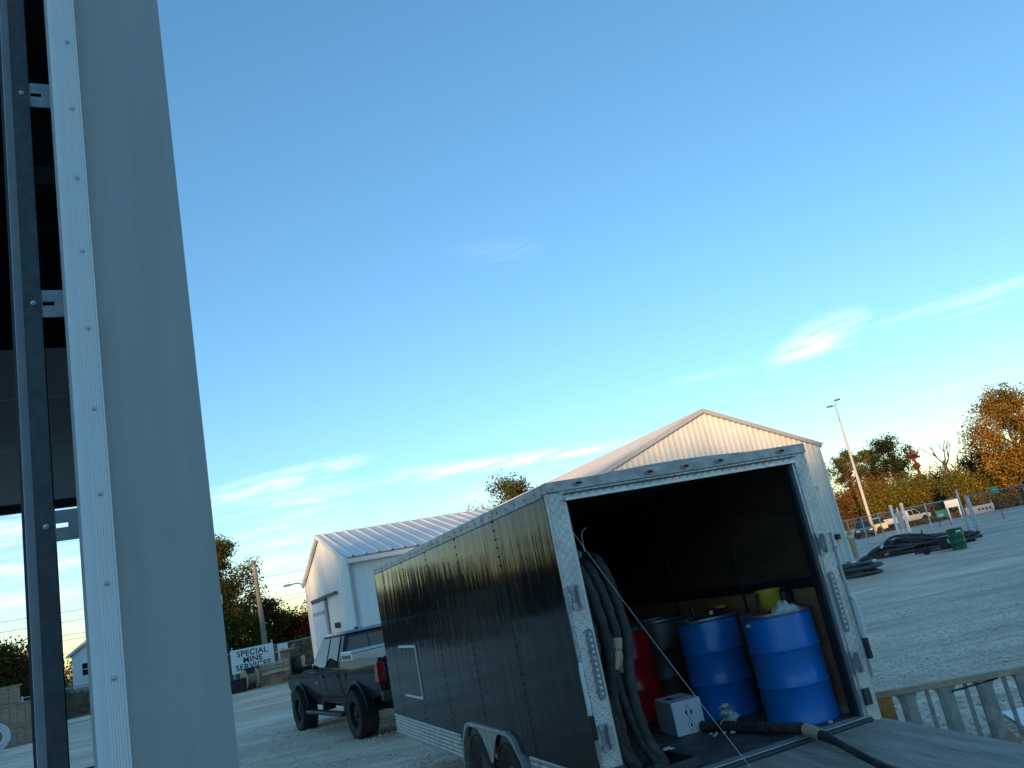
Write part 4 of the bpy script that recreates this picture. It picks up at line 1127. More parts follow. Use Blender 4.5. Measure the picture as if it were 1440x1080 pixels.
        P = cr(pts, 9); rad = [rr * (1 + .09 * math.sin(i * 2.1 + k) + .05 * math.sin(i * .9)) for i in range(len(P))]
        MB().tube(P, rad, 12).build('sheath', M['hose'], r, smooth=70)
        if k in (3, 7):
            i = 20; MB().tube(P[i:i + 6], rr * 1.10, 12).build('coupling', M['silver_label'], r, smooth=50)
        if k == 4:
            MB().tube(P[36:42], rr * 1.09, 12).build('tag_band', M['tan_label'], r, smooth=50)
        if k == 7:
            MB().tube(P[40:44], rr * 1.09, 12).build('tag_band', M['sign_white'], r, smooth=50)
    r = thing('hose_hook', 'thin bent steel hook above the hanging hoses', 'hook', TW(-.62, .75, FZ + 1.3), TR_A)
    MB().tube(cr([(0, 0, .05), (.0, 0, .4), (.01, 0, .52), (.06, 0, .56)], 4), .007, 6).build('rod', M['galv'], r)
    MB().obox((0, .01, .03), (.06, .03, .06)).build('base_plate', M['galv_dark'], r)
    # tray under the hoses
    r = thing('drip_tray', 'shallow dark tray under the hose ends at the door sill', 'tray', TW(-.72, .10, FZ + .002), TR_A)
    w, d, h = .66, .50, .075
    MB().box(-w / 2, w / 2, 0, d, 0, .006).build('base', M['black_plastic'], r)
    for a in ((-w / 2, w / 2, 0, .025), (-w / 2, w / 2, d - .025, d), (-w / 2, -w / 2 + .025, .0255, d - .0255), (w / 2 - .025, w / 2, .0255, d - .0255)):
        MB().box(a[0], a[1], a[2], a[3], .0065, h).build('side', M['galv_dark'], r, bevel=.004)
    mb = MB(); cloth(mb, (0, 0, 0), .10, .05, .025, rng, 5); o = tag(mb.build('paper_scrap', M['paper']), 'white paper scrap on the right rim of the drip tray', 'paper'); o.location = TW(-.40, .52, FZ + .078)
    # hose lying over the sill onto the ramp
    r = thing('floor_hose', 'black corrugated hose lying over the door sill onto the ramp', 'hose', TW(0, 0, FZ))
    W_ = lambda x, y, z: TW(x, y, 0) - TW(0, 0, 0) + Vector((0, 0, z))
    pts = [W_(.28, 1.06, .045), W_(.34, .80, .05), W_(.40, .50, .05), W_(.44, .20, .055), W_(.46, -.05, .065), W_(.45, -.32, .022), W_(.36, -.62, .0), W_(.27, -.95, -.03), W_(.12, -1.6, -.08)]
    P = cr(pts, 14); MB().tube(P[:62], [.042 * (1 + .08 * math.cos(i * PI)) for i in range(62)], 12).build('corrugated_end', M['hose'], r, smooth=30)
    MB().tube(P[60:], [.044 - .018 * min(1, i / 16) for i in range(len(P) - 60)], 10).build('flat_length', M['hose'], r, smooth=60)
    MB().tube(P[57:66], .047, 12).build('collar', M['tan_label'], r, smooth=50)
    # torn paper between the drums and scraps along the floor
    mb = MB()
    for k in range(8): crumple(mb, (rng.uniform(-.05, .05), rng.uniform(-.04, .04), k * .026), .075 - k * .005, rng, .5, 8)
    o = tag(mb.build('torn_paper', M['paper']), 'heap of torn whitish insulation between the blue drums', 'scrap'); o.location = TW(.40, .82, FZ + .003)
    spots = [(.26, .84), (.20, .78), (.33, .70), (.46, .58), (.50, .50), (.53, .40), (.56, .28), (.64, .16), (.23, .88), (.30, .78), (.83, .10)]
    for k, (x, y) in enumerate(spots):
        mb = MB(); crumple(mb, (0, 0, 0), rng.uniform(.016, .032), rng, .5, 7)
        o = tag(mb.build('foam_scrap', M['paper']), 'small whitish foam scrap on the trailer floor by the blue drums', 'scrap', 'foam scraps on the trailer floor'); o.location = TW(x, y, FZ + .003)


load_items()
#SECTION4

# ------------------------------------------------------------------ pickup trucks
def pickup(label, loc, rz, paint, lifted=True, wb=3.95, group=None):
    root = thing('pickup_truck', label, 'pickup', loc, rz, group)
    R = .435 if lifted else .38; W = .98; dz = 0 if lifted else -.14; ra = R + .10
    def arch(cy, n=9, r=None, a0=10, a1=170):
        r = r or ra; return [(cy - r * math.cos(R_(a0 + (a1 - a0) * k / (n - 1))), R + .02 + r * math.sin(R_(a0 + (a1 - a0) * k / (n - 1))) * .98) for k in range(n)]
    belt, rail, hood, sill, tail, nose = 1.28 + dz, 1.40 + dz, 1.30 + dz, (.62 if lifted else .70) + dz, -1.28, wb + .98
    def side(out):
        p = [(tail, .76 + dz)] + [(-ra, sill + .08)] + arch(0) + [(ra + .02, sill)] + [(wb - ra, sill)] + arch(wb) + [(wb + ra, sill + .08), (nose - .05, sill + .02), (nose, .95 + dz), (nose - .04, 1.16 + dz), (nose - .25, 1.25 + dz), (2.95, hood + .03), (2.80, belt), (.86, belt), (.84, rail), (tail + .03, rail + .01), (tail, rail - .03)]
        return p
    def curve(o):
        bm = bmesh.new(); bm.from_mesh(o.data)
        for z in (.72, .84, .95, 1.05, 1.14, 1.22, 1.30, 1.36): bmesh.ops.bisect_plane(bm, geom=bm.verts[:] + bm.edges[:] + bm.faces[:], plane_co=(0, 0, z + dz), plane_no=(0, 0, 1))
        for v in bm.verts:
            if abs(v.co.x) > W - .03: v.co.x -= math.copysign(.07 * min(1.2, abs((v.co.z - 1.10 - dz) / .36)) ** 2, v.co.x)
        bm.to_mesh(o.data); bm.free(); o.data.shade_smooth(); o.data.set_sharp_from_angle(angle=R_(32)); return o
    for s in (-1, 1):
        x0, x1 = sorted((s * (W - .13), s * W)); curve(MB().prism(side(0), 'x', x0, x1).build('body_side', M[paint], root, bevel=.02))
    MB().box(-W + .132, W - .132, .86, 2.9, sill - .05, belt - .01).build('cab_floor', M['black_plastic'], root)
    MB().hexa([(-W + .12, 2.82, .95), (W - .12, 2.82, .95), (W - .12, nose - .1, .95), (-W + .12, nose - .1, .95), (-W + .12, 2.82, hood + .05), (W - .12, 2.82, hood + .05), (W - .12, nose - .25, 1.27 + dz), (-W + .12, nose - .25, 1.27 + dz)]).build('hood', M[paint], root, bevel=.03)
    MB().box(-W + .14, W - .14, nose - .1, nose + .04, sill, 1.18 + dz).build('grille', M['black_plastic'], root, bevel=.03)
    MB().box(-W + .05, W - .05, nose - .05, nose + .12, sill - .08, sill + .18).build('front_bumper', M['black_plastic'], root, bevel=.04)
    for s in (-1, 1):
        MB().box(s * .78 - .16, s * .78 + .16, nose - .02, nose + .05, .98 + dz, 1.15 + dz).build('headlight', M['lamp_clear'], root, bevel=.02)
    MB().box(-W + .131, W - .131, tail + .05, .84, .82 + dz, .90 + dz).build('bed_floor', M['black_plastic'], root)
    MB().box(-W + .132, W - .132, .80, .858, .9 + dz, rail).build('bed_front', M[paint], root)
    tg = MB().prism([(tail - .01, .82 + dz), (tail + .06, .82 + dz), (tail + .06, rail - .005), (tail - .02, rail + .012), (tail - .025, rail - .05)], 'x', -W + .145, W - .145).build('tailgate', M[paint], root, bevel=.015)
    MB().box(-.12, .12, tail - .035, tail - .012, 1.20 + dz, 1.28 + dz).build('handle', M['black_plastic'], tg, bevel=.008)
    MB().box(-W + .2, W - .2, tail - .025, tail - .013, .92 + dz, .95 + dz).build('crease', M['black_plastic'], tg)
    for s in (-1, 1):
        x0, x1 = sorted((s * (W - .15), s * (W + .006))); tl = MB().hexa([(x0, tail - .02, .98 + dz), (x1, tail - .02, .98 + dz), (x1, tail + .16, 1.0 + dz), (x0, tail + .16, 1.0 + dz), (x0, tail - .015, rail - .06), (x1, tail - .015, rail - .06), (x1, tail + .10, rail - .08), (x0, tail + .10, rail - .08)]).build('taillight', M['tail_red'], root, bevel=.015)
        x0, x1 = sorted((s * (W - .12), s * (W - .06))); MB().box(x0, x1, tail - .030, tail - .021, 1.06 + dz, 1.15 + dz).build('reverse_lens', M['rust'], tl)
        x0, x1 = sorted((s * .28, s * (W + .01))); MB().box(x0, x1, tail - .17, tail - .01, .66 + dz, .84 + dz).build('rear_bumper', M['black_plastic'], root, bevel=.04)
    MB().box(-.285, .285, tail - .15, tail - .01, .62 + dz, .76 + dz).build('bumper_step', M['black_plastic'], root, bevel=.02)
    MB().tube([(0, tail + .1, .6 + dz), (0, tail - .3, .6 + dz)], .045, 6).build('hitch', M['galv_dark'], root)
    # cab
    zr = 1.94 + dz; xb, xr = W - .05, .71; y0, y1, y2, y3 = .87, .95, 2.48, 3.10
    MB().hexa([(-xb, y0, belt - .02), (xb, y0, belt - .02), (xb, y3, belt - .04), (-xb, y3, belt - .04), (-xr, y1, zr - .03), (xr, y1, zr - .03), (xr, y2, zr - .03), (-xr, y2, zr - .03)]).build('cab', M[paint], root, bevel=.05)
    MB().hexa([(-xr - .02, y1 - .03, zr - .045), (xr + .02, y1 - .03, zr - .045), (xr + .02, y2 + .02, zr - .045), (-xr - .02, y2 + .02, zr - .045), (-xr + .1, y1 + .1, zr + .01), (xr - .1, y1 + .1, zr + .01), (xr - .1, y2 - .15, zr + .01), (-xr + .1, y2 - .15, zr + .01)]).build('roof', M[paint], root, bevel=.02)
    def on_side(s, y, z, off=.006):
        t = (z - belt) / (zr - belt); return (s * (xb + (xr - xb) * t + off), y, z)
    za, zb = belt + .03, zr - .085
    def lerp(a, b, t): return a + (b - a) * t
    for s in (-1, 1):
        for a, b, c, d in ((1.16, 1.80, 1.80, 1.20), (1.88, 2.86, 2.40, 1.88)):
            P = [on_side(s, a, za, .0), on_side(s, b, za, 0), on_side(s, c, zb, 0), on_side(s, d, zb, 0)]; Q = [(p[0] + s * .008, p[1], p[2]) for p in P]
            MB().hexa(P + Q).build('side_window', M['glass'], root)
        # doors as slightly proud panels with handles
        for a, b in ((.90, 1.83), (1.85, 2.98)):
            x0, x1 = sorted((s * (W - .01), s * (W + .010)))
            d = curve(MB().box(x0, x1, a, min(b, wb - ra + .02) if b > 2.5 else max(b, a), sill + .06, belt - .05).build('door', M[paint], root, bevel=.006))
            x0, x1 = sorted((s * (W + .010), s * (W + .035))); MB().box(x0, x1, a + .06, a + .26, belt - .17, belt - .13).build('handle', M['black_plastic'], d, bevel=.008)
        # flares
        for cy in (0, wb):
            o_ = arch(cy, 13, ra + .055, 2, 178); i_ = arch(cy, 13, ra - .01, 2, 178); x0, x1 = sorted((s * (W - .08), s * (W + .03)))
            MB().prism(o_ + i_[::-1], 'x', x0, x1).build('fender_flare', M[paint] if lifted else M['black_plastic'], root, bevel=.012)
            add_wheel(root, (s * (W - .06), cy, R), R, .36 if lifted else .26, R * .58, 'alloy', None, s > 0)
            x0, x1 = sorted((s * .50, s * .52)); MB().box(x0, x1, cy - ra, cy + ra, .5, 1.15).build('wheel_well', M['rubber'], root)
        # running board and tow mirrors
        x0, x1 = sorted((s * (W - .03), s * (W + .15))); rb = MB().box(x0, x1, ra + .12, wb - ra - .25, .39, .46).build('running_board', M['black_plastic'], root, bevel=.02)
        for yy in (1.0, 2.4): MB().box(s * (W - .18) - .13, s * (W - .18) + .13, yy - .05, yy + .05, .42, .60).build('bracket', M['black_plastic'], rb)
        mr = MB().obox((s * (W + .31), 2.80, belt + .18), (.25, .11, .40 if lifted else .2)).build('mirror', M['black_plastic'], root, bevel=.035)
        MB().obox((s * (W + .31), 2.742, belt + .18), (.20, .004, .32 if lifted else .16)).build('mirror_glass', M['glass'], mr)
        MB().obox((s * (W + .08), 2.84, belt + .06), (.26, .07, .10)).build('mirror_arm', M['black_plastic'], mr, bevel=.02)
        MB().box(s * (W + .011) - .002, s * (W + .011) + .002, .50, .68, 1.05 + dz, 1.17 + dz).build('badge', M['black_plastic'], root)
    # rear window (three panes in a black surround)
    t0, t1 = .10, .86
    def rw(x, t, off): return (x, y0 + (y1 - y0) * t - off, belt - .02 + (zr - .03 - belt + .02) * t)
    P = [rw(-.82, t0, 0), rw(.82, t0, 0), rw(.66, t1, 0), rw(-.66, t1, 0)]; Q = [(p[0], p[1] - .012, p[2]) for p in P]; g = MB().hexa(P + Q).build('rear_window', M['glass'], root)
    for x in (-.26, .26): MB().hexa([rw(x - .012, t0, .008), rw(x + .012, t0, .008), rw(x + .012, t1, .008), rw(x - .012, t1, .008), rw(x - .012, t0, .018), rw(x + .012, t0, .018), rw(x + .012, t1, .018), rw(x - .012, t1, .018)]).build('divider', M['black_plastic'], g)
    MB().box(-.14, .14, y1 - .04, y1 + .02, zr - .062, zr - .03).build('high_brake_light', M['tail_red'], root)
    def ws(x, t, off): return (x, y3 + (y2 - y3) * t + off, belt - .04 + (zr - .03 - belt + .04) * t)
    P = [ws(-.84, .08, 0), ws(.84, .08, 0), ws(.67, .92, 0), ws(-.67, .92, 0)]; Q = [(p[0], p[1] + .012, p[2] + .006) for p in P]; MB().hexa(P + Q).build('windscreen', M['glass'], root)
    MB().box(-.6, .6, -.9, wb + .6, .45, .62).build('chassis', M['black_plastic'], root)
    if lifted:
        # bed tool box
        tb = MB().box(-W + .05, W - .05, .12, .78, rail - .26, rail + .13).build('tool_box', M['alu'], root, bevel=.02)
        MB().hexa([(-W + .04, .10, rail + .13), (W - .04, .10, rail + .13), (W - .04, .80, rail + .13), (-W + .04, .80, rail + .13), (-W + .07, .14, rail + .17), (W - .07, .14, rail + .17), (W - .07, .76, rail + .17), (-W + .07, .76, rail + .17)]).build('lid', M['alu'], tb, bevel=.01)
        for k in range(4): MB().box(-W + .046, -W + .049, .2 + k * .13, .29 + k * .13, rail + .03, rail + .10).build('vent', M['galv_dark'], tb)
        text_part('AT4', .10, 'emblem', M['silver_label'], root, Matrix.Translation((-W - .0125, 2.45, 1.0)) @ Matrix.Rotation(-PI / 2, 4, 'Z') @ Matrix.Rotation(PI / 2, 4, 'X'))
        MB().obox((-.35, 1.3, zr + .03), (.04, .16, .06)).build('antenna', M['black_plastic'], root, bevel=.015)
    return root


pickup('lifted dark blue-black crew cab pickup hitched to the trailer', (-3.26, 16.58, 0), 32.9, 'paint_truck', wb=3.85)
p = pol(22.75, 101)
pickup('white pickup parked beyond the chain link fence', (p.x, p.y, 0), -66, 'paint_white', False, wb=3.4)


def car(label, loc, rz, paint):
    root = thing('parked_car', label, 'car', loc, rz, 'cars parked beyond the fence'); W = .88; R = .34; wb = 2.7
    def arch(c): return [(c - .42 * math.cos(R_(a)), R + .42 * math.sin(R_(a))) for a in range(10, 171, 20)]
    body = [(-.95, .45), (-.42, .38)] + arch(0) + [(.42, .30), (wb - .42, .30)] + arch(wb) + [(wb + .42, .34), (wb + .85, .45), (wb + .88, .75), (wb + .4, .95), (1.95, 1.02), (-.85, 1.05), (-.98, .9)]
    MB().prism(body, 'x', -W, W).build('body', M[paint], root, bevel=.06)
    MB().hexa([(-W + .06, -.85, 1.03), (W - .06, -.85, 1.03), (W - .06, 2.1, 1.0), (-W + .06, 2.1, 1.0), (-W + .22, -.55, 1.62), (W - .22, -.55, 1.62), (W - .22, 1.25, 1.62), (-W + .22, 1.25, 1.62)]).build('cabin', M['glass'], root, bevel=.05)
    MB().box(-W + .22, W - .22, -.52, 1.2, 1.60, 1.66).build('roof', M[paint], root, bevel=.03)
    for s in (-1, 1):
        for c in (0, wb): add_wheel(root, (s * (W - .11), c, R), R, .22, R * .6, 'alloy', None, s > 0)
        MB().box(s * .62 - .16, s * .62 + .16, wb + .84, wb + .90, .66, .80).build('headlight', M['lamp_clear'], root, bevel=.02)
        MB().box(s * .66 - .14, s * .66 + .14, -.99, -.93, .75, .95).build('taillight', M['tail_red'], root, bevel=.02)


p = pol(21.45, 96); car('pale yellow car parked between the white pickup and the hall', (p.x, p.y, 0), 100, 'paint_yellow')
p = pol(20.75, 93); car('dark car parked nearest the hall corner behind the fence', (p.x, p.y, 0), 160, 'paint_dark')


# ------------------------------------------------------------------ chain link fences
def fence(label, pts, h=2.0, sp=4.6, mesh_sp=.13, brace=()):
    o = Vector(pts[0]); root = thing('chain_link_fence', label, 'fence', o, 0)
    L = [Vector(p) - o for p in pts]
    pm = MB().lathe([(.04, 0), (.04, h + .04), (.03, h + .07), (.005, h + .08)], 8).mesh('post', 50); pm.materials.append(M['galv'])
    wire = MB(); rng = random.Random(2)
    for a, b in zip(L[:-1], L[1:]):
        d = b - a; n = max(1, round(d.length / sp)); e = d.normalized(); nn = Vector((-e.y, e.x, 0))
        for i in range(n + 1): inst(pm, 'post', root, a.lerp(b, i / n))
        MB().tube([a + Vector((0, 0, h)), b + Vector((0, 0, h))], .026, 6).build('top_rail', M['galv'], root)
        MB().tube([a + Vector((0, 0, .06)), b + Vector((0, 0, .06))], .012, 5).build('bottom_wire', M['wire'], root)
        w = .0035; k = -h
        while k < d.length:
            for s in (1, -1):
                u0, u1 = (k, k + h) if s == 1 else (k + h, k); 
                z0, z1 = .06, h
                # clip to the panel
                def clip(u): return min(max(u, 0), d.length)
                t0 = (clip(u0) - u0) / (u1 - u0); t1 = (clip(u1) - u0) / (u1 - u0)
                if abs(t1 - t0) < .02: continue
                p0 = a + e * lerp_(u0, u1, t0) + Vector((0, 0, lerp_(z0, z1, t0))); p1 = a + e * lerp_(u0, u1, t1) + Vector((0, 0, lerp_(z0, z1, t1)))
                off = e * w
                wire.add([p0 - off, p0 + off, p1 + off, p1 - off], [(0, 1, 2, 3)])
            k += mesh_sp
    o2 = wire.build('chain_link_mesh', M['wire'], root); o2['kind'] = 'stuff'
    return root


def lerp_(a, b, t): return a + (b - a) * t


f = fence('chain link fence running back from its corner post towards the hall', [(21.5, 43.0, 0), (22.8, 53.7, 0), (26.0, 78, 0)], 2.05)
f = fence('chain link fence running right from the corner post by the green drum', [(21.8, 42.9, 0), (24.0, 41.5, 0), (33, 36.0, 0)], 2.05)
def extra_post(az, d, label, h=2.35):
    p = pol(az, d); r = thing('gate_post', label, 'post', p, 0, 'steel gate posts at the fence corner')
    MB().lathe([(.055, 0), (.055, h), (.04, h + .04), (.005, h + .05)], 10).build('shaft', M['galv'], r, smooth=50); MB().box(-.1, .1, -.1, .1, 0, .03).build('base_plate', M['galv'], r)


extra_post(26.55, 48.1, 'thick steel gate post at the fence corner, the left one', 2.45); extra_post(27.05, 46.8, 'thick steel gate post at the fence corner, the right one', 2.0)
fence('chain link fence behind the sign board at left', [(-26.5, 40.5, 0), (-17.2, 45.6, 0), (-9.5, 49.8, 0)], 1.75)


# ------------------------------------------------------------------ things along the right fence
def far_signs():
    p = pol(23.0, 57); r = thing('sign_posts', 'pair of white posts with a narrow board between, at the fence', 'sign', p, -23)
    for x in (-.32, .32): MB().box(x - .09, x + .09, -.04, .04, .55, 2.45).build('white_post', M['sign_white'], r, bevel=.01)
    MB().box(-.18, .18, -.02, .02, .9, 1.9).build('board', M['trim_grey'], r); MB().box(-.04, .04, .05, .12, 0, 2.2).build('stake', M['galv'], r)
    p = pol(25.4, 76); r = thing('yard_sign', 'small green and white sign seen through the fence', 'sign', p, -25)
    MB().box(-.45, .45, -.02, .02, .75, 1.35).build('board', M['sign_green'], r); MB().box(-.3, .1, -.03, -.022, .85, 1.05).build('patch', M['sign_white'], r)
    for x in (-.4, .4): MB().box(x - .03, x + .03, .022, .06, 0, 1.3).build('stake', M['galv_dark'], r)
    p = pol(26.1, 90); r = thing('yard_sign', 'pale yard sign on two wooden legs beyond the fence', 'sign', p, -26)
    MB().box(-.62, .62, -.03, .03, 1.25, 1.95).build('board', M['lamp_clear'], r)
    for x in (-.5, .5): MB().box(x - .07, x + .07, .032, .12, 0, 1.9).build('leg', M['lamp_clear'], r)
    p = pol(28.55, 66); r = thing('yard_sign', 'small light green sign on the fence top rail at right', 'sign', p, -28)
    MB().box(-.24, .24, -.02, .02, 1.85, 2.3).build('board', M['sign_green'], r); MB().box(-.15, .1, -.03, -.022, 2.0, 2.1).build('patch', M['sign_white'], r); MB().box(-.03, .03, .022, .08, 0, 2.2).build('stake', M['galv_dark'], r)
    p = pol(27.5, 84); r = thing('road_sign', 'low pale board with dark lettering beyond the fence corner', 'sign', p, -27)
    MB().box(-1.2, 1.1, -.04, .04, .3, 1.0).build('board', M['trim_grey'], r)
    for k in range(4): MB().box(-.2 + k * .3, -.02 + k * .3, -.05, -.042, .55, .75).build('letter_mark', M['ink'], r)
    for x in (-1.0, 1.0): MB().box(x - .05, x + .05, .042, .1, 0, 1.3).build('leg', M['wood_grey'], r)


far_signs()


def floodlight():
    p = pol(21.3, 92); r = thing('light_pole', 'tall thin steel floodlight pole beyond the fence', 'light pole', p, -20)
    MB().lathe([(.19, 0), (.18, .5), (.10, 12.2), (.005, 12.25)], 12).build('pole', M['pole_pale'], r, smooth=50)
    MB().tube([(0, 0, 12.2), (0, 0, 14.4)], [.07, .03], 8).build('mast', M['galv'], r)
    MB().tube([(-.55, 0, 13.9), (.35, 0, 14.0)], .05, 6).build('cross_arm', M['galv'], r)
    for x, z in ((-.55, 13.95), (.35, 14.45)): MB().box(x - .32, x + .32, -.22, .22, z, z + .14).build('lamp_head', M['galv_dark'], r, bevel=.03)


floodlight()
for az, d, lab in ((18.15, 40.6, 'tan bollard in front of the hall wall beside the trailer post'), (19.85, 46.4, 'tan bollard at the right corner of the hall')):
    p = pol(az, d); r = thing('bollard', lab, 'bollard', p, 0, 'tan bollards at the hall')
    MB().lathe([(.14, 0), (.14, 1.45), (.12, 1.52), (.06, 1.56), (.005, 1.57)], 14).build('shaft', M['bollard'], r, smooth=50); MB().lathe([(.146, 1.15), (.146, 1.3)], 14).build('band', M['sign_white'], r, smooth=50)


def hose_heap():
    rng = random.Random(12); A = Vector((15.35, 40.9, 0)); B = Vector((19.75, 39.2, 0)); e = (B - A).normalized(); nn = Vector((-e.y, e.x, 0)); L = (B - A).length
    for k in range(26):
        lay = k // 5; z0 = .09 + lay * .10; off = (-.55 + .26 * (k % 5) + rng.uniform(-.06, .06)); r_ = rng.uniform(.06, .078)
        xs = [0, .15, .35, .6, .85, 1.0]; amp = rng.uniform(.06, .16)
        s0 = rng.uniform(-.4, .6) + .12 * lay; s1 = L + rng.uniform(-.6, .3)
        pts = []
        for i, t in enumerate(xs):
            sag = (.55 + .18 * math.sin(PI * t)) * (1 if lay else .5); q = s0 + (s1 - s0) * t
            z = z0 * (1.0 + .35 * math.sin(1.2 + 3 * t)) + (.10 * math.sin(5 * t + k) if lay else 0)
            if i in (0, 5) and lay > 0: z = .12 + .07 * lay
            pts.append(A + e * q + nn * (off + amp * math.sin(6 * t + k)) + Vector((0, 0, max(r_, z))))
        if k % 3 == 0:   # looped end
            pts = [pts[0] + nn * .5 + e * .5 + Vector((0, 0, .1)), pts[0] + nn * .35 - e * .1, ] + pts
        o = pts[0].copy(); o.z = 0
        r = thing('heap_hose', 'thick black hose in the long heap before the chain link fence', 'hose', o, 0, 'hoses in the long heap')
        P = cr([p - o for p in pts], 7); MB().tube(P, r_, 9).build('tube', M['hose_far'], r, smooth=70)
        if k % 4 == 1: MB().tube(P[:3], r_ * 1.35, 9).build('coupling', M['alu'], r, smooth=50)
    for k in range(5):
        a = rng.uniform(0, 2 * PI); c = pol(19.3 + .2 * k, 41.6 + .5 * k); c2 = thing('pipe_fitting', 'short silver pipe coupling lying at the left end of the hose heap', 'fitting', c, 40 * k, 'pipe couplings beside the hall')
        MB().tube([(0, 0, .12), (.34, .2, .12 + .1 * (k % 2))], .10, 10).build('barrel', M['alu'], c2, smooth=50); MB().tube([(-.03, -.02, .12), (.04, .03, .12)], .125, 10).build('flange', M['galv'], c2, smooth=50)
    # hose coil nearer, by the trailer post
    c = pol(19.2, 33.2); r = thing('hose_coil', 'flat coil of black hose on the gravel right of the trailer post', 'hose', c, 0)
    for j in range(7):
        q = 1.05 - .11 * (j % 4) + .05 * (j // 4); z = .06 + .115 * (j // 2) ; pts = []
        for i in range(25):
            a = 2 * PI * i / 24 * .93 + j; pts.append((q * 1.1 * math.cos(a), q * .7 * math.sin(a), z + .06 * math.sin(a + j) ** 2))
        MB().tube(pts, .058, 8).build('turn', M['hose_far'], r, smooth=70)
    MB().tube([(pts[-1][0], pts[-1][1], pts[-1][2]), (pts[-1][0] + .2, pts[-1][1] + .1, pts[-1][2])], .075, 8).build('coupling', M['alu'], r)
    # green drum
    p = pol(25.75, 38.9); r = thing('steel_drum', 'dark green steel drum standing before the hose heap', 'drum', p, 0)
    rr, h = .30, .88; prof = [(.28, 0), (rr + .01, .01), (rr, .03)]
    for zc in (.3, .58): prof += [(rr, zc - .025), (rr + .014, zc), (rr, zc + .025)]
    prof += [(rr, h - .03), (rr + .012, h - .015), (rr + .008, h), (rr - .01, h), (rr - .015, h - .02), (.01, h - .02)]
    MB().lathe(prof, 32).build('body', M['green_drum'], r, smooth=40); MB().lathe([(.04, 0), (.04, .015), (.01, .018)], 12, (.12, 0, h - .02)).build('bung', M['sign_white'], r)
    MB().box(-.1, .1, -rr - .012, -rr + .02, h - .16, h - .09).build('label_patch', M['sign_white'], r)
    # rusty hand cart
    p = pol(23.9, 39.6); r = thing('hand_cart', 'rusty red hand cart with a black box in the hose heap', 'cart', p, -25)
    for x in (-.25, .25): MB().tube([(x - .2, -.2, .1), (x - .2, .1, 1.05)], .028, 6).build('upright', M['rust'], r)
    for z in (.3, .6, .9): MB().tube([(-.45, -.13 + z * .25 - .05, z), (.05, -.13 + z * .25 - .05, z)], .02, 6).build('rung', M['rust'], r)
    MB().tube([(-.45, -.2, .12), (1.3, -.3, .10)], .03, 6).build('frame_bar', M['rust'], r); MB().tube([(-.45, .3, .12), (1.3, .2, .10)], .03, 6).build('frame_bar', M['rust'], r)
    MB().box(.55, 1.15, -.25, .25, .12, .62).build('box', M['black_plastic'], r, bevel=.02); MB().box(.9, .98, -.262, -.252, .3, .5).build('label', M['sign_white'], r)
    for y in (-.32, .3): MB().lathe([(.12, -.03), (.16, -.02), (.16, .02), (.12, .03)], 16, (0, y, .16), 'y').build('wheel', M['rubber'], r, smooth=40)


hose_heap()


def edge_frame():
    """steel frame standing on its long edge right of the ramp"""
    A = Vector((2.52, 7.74, 0)); B = Vector((5.9, 7.3, 0)); d = B - A; rz = math.degrees(math.atan2(d.y, d.x)); L = d.length; H = .60
    r = thing('metal_rack', 'tan steel rack with wide cross-members standing on edge beside the ramp', 'rack', A, rz)
    MB().box(0, L, -.045, .045, H - .055, H).build('rail', M['frame_tan'], r, bevel=.006)
    MB().box(.0, L, -.045, .045, 0.001, .055).build('rail', M['frame_tan'], r, bevel=.006)
    MB().box(.012, .20, -.04, .04, .056, H - .056).build('end_block', M['wood_brown'], r, bevel=.004)
    x = .33; k = 0
    while x < L - .2:
        w = .062
        m = MB(); m.prism([(x - w, .02), (x - w, -.03), (x - w * .35, -.042), (x + w * .2, -.030), (x + w, -.024), (x + w, .02)], 'z', .056, H - .056); c = m.build('cross_member', M['frame_steel'], r)
        for s in (-1, 1):
            g = [(x + s * w, H - .058), (x + s * (w + .035), H - .058), (x + s * w, H - .11)]; MB().prism(g, 'y', -.012, .0).build('gusset', M['frame_tan'], c)
            g = [(x + s * w, .058), (x + s * (w + .06), .058), (x + s * w, .14)]; MB().prism(g, 'y', -.012, .0).build('gusset', M['frame_tan'], c)
        MB().box(x + .165, x + .195, .004, .034, .056, H - .056).build('strut', M['frame_steel'], r)
        x += .325
    MB().tube([(.70, -.03, H - .10), (.95, -.035, H - .075), (1.1, -.03, H - .06)], .008, 6).build('loose_wire', M['black_plastic'], r)
    o = MB().prism([(3.85, 7.85), (6.5, 7.5), (6.8, 8.9), (4.0, 8.55)], 'z', .02, .035).build('pale_sheet', M['pale_sheet'], bevel=.004)
    tag(o, 'pale blue sheet lying on the gravel behind the steel rack', 'sheet')


edge_frame()


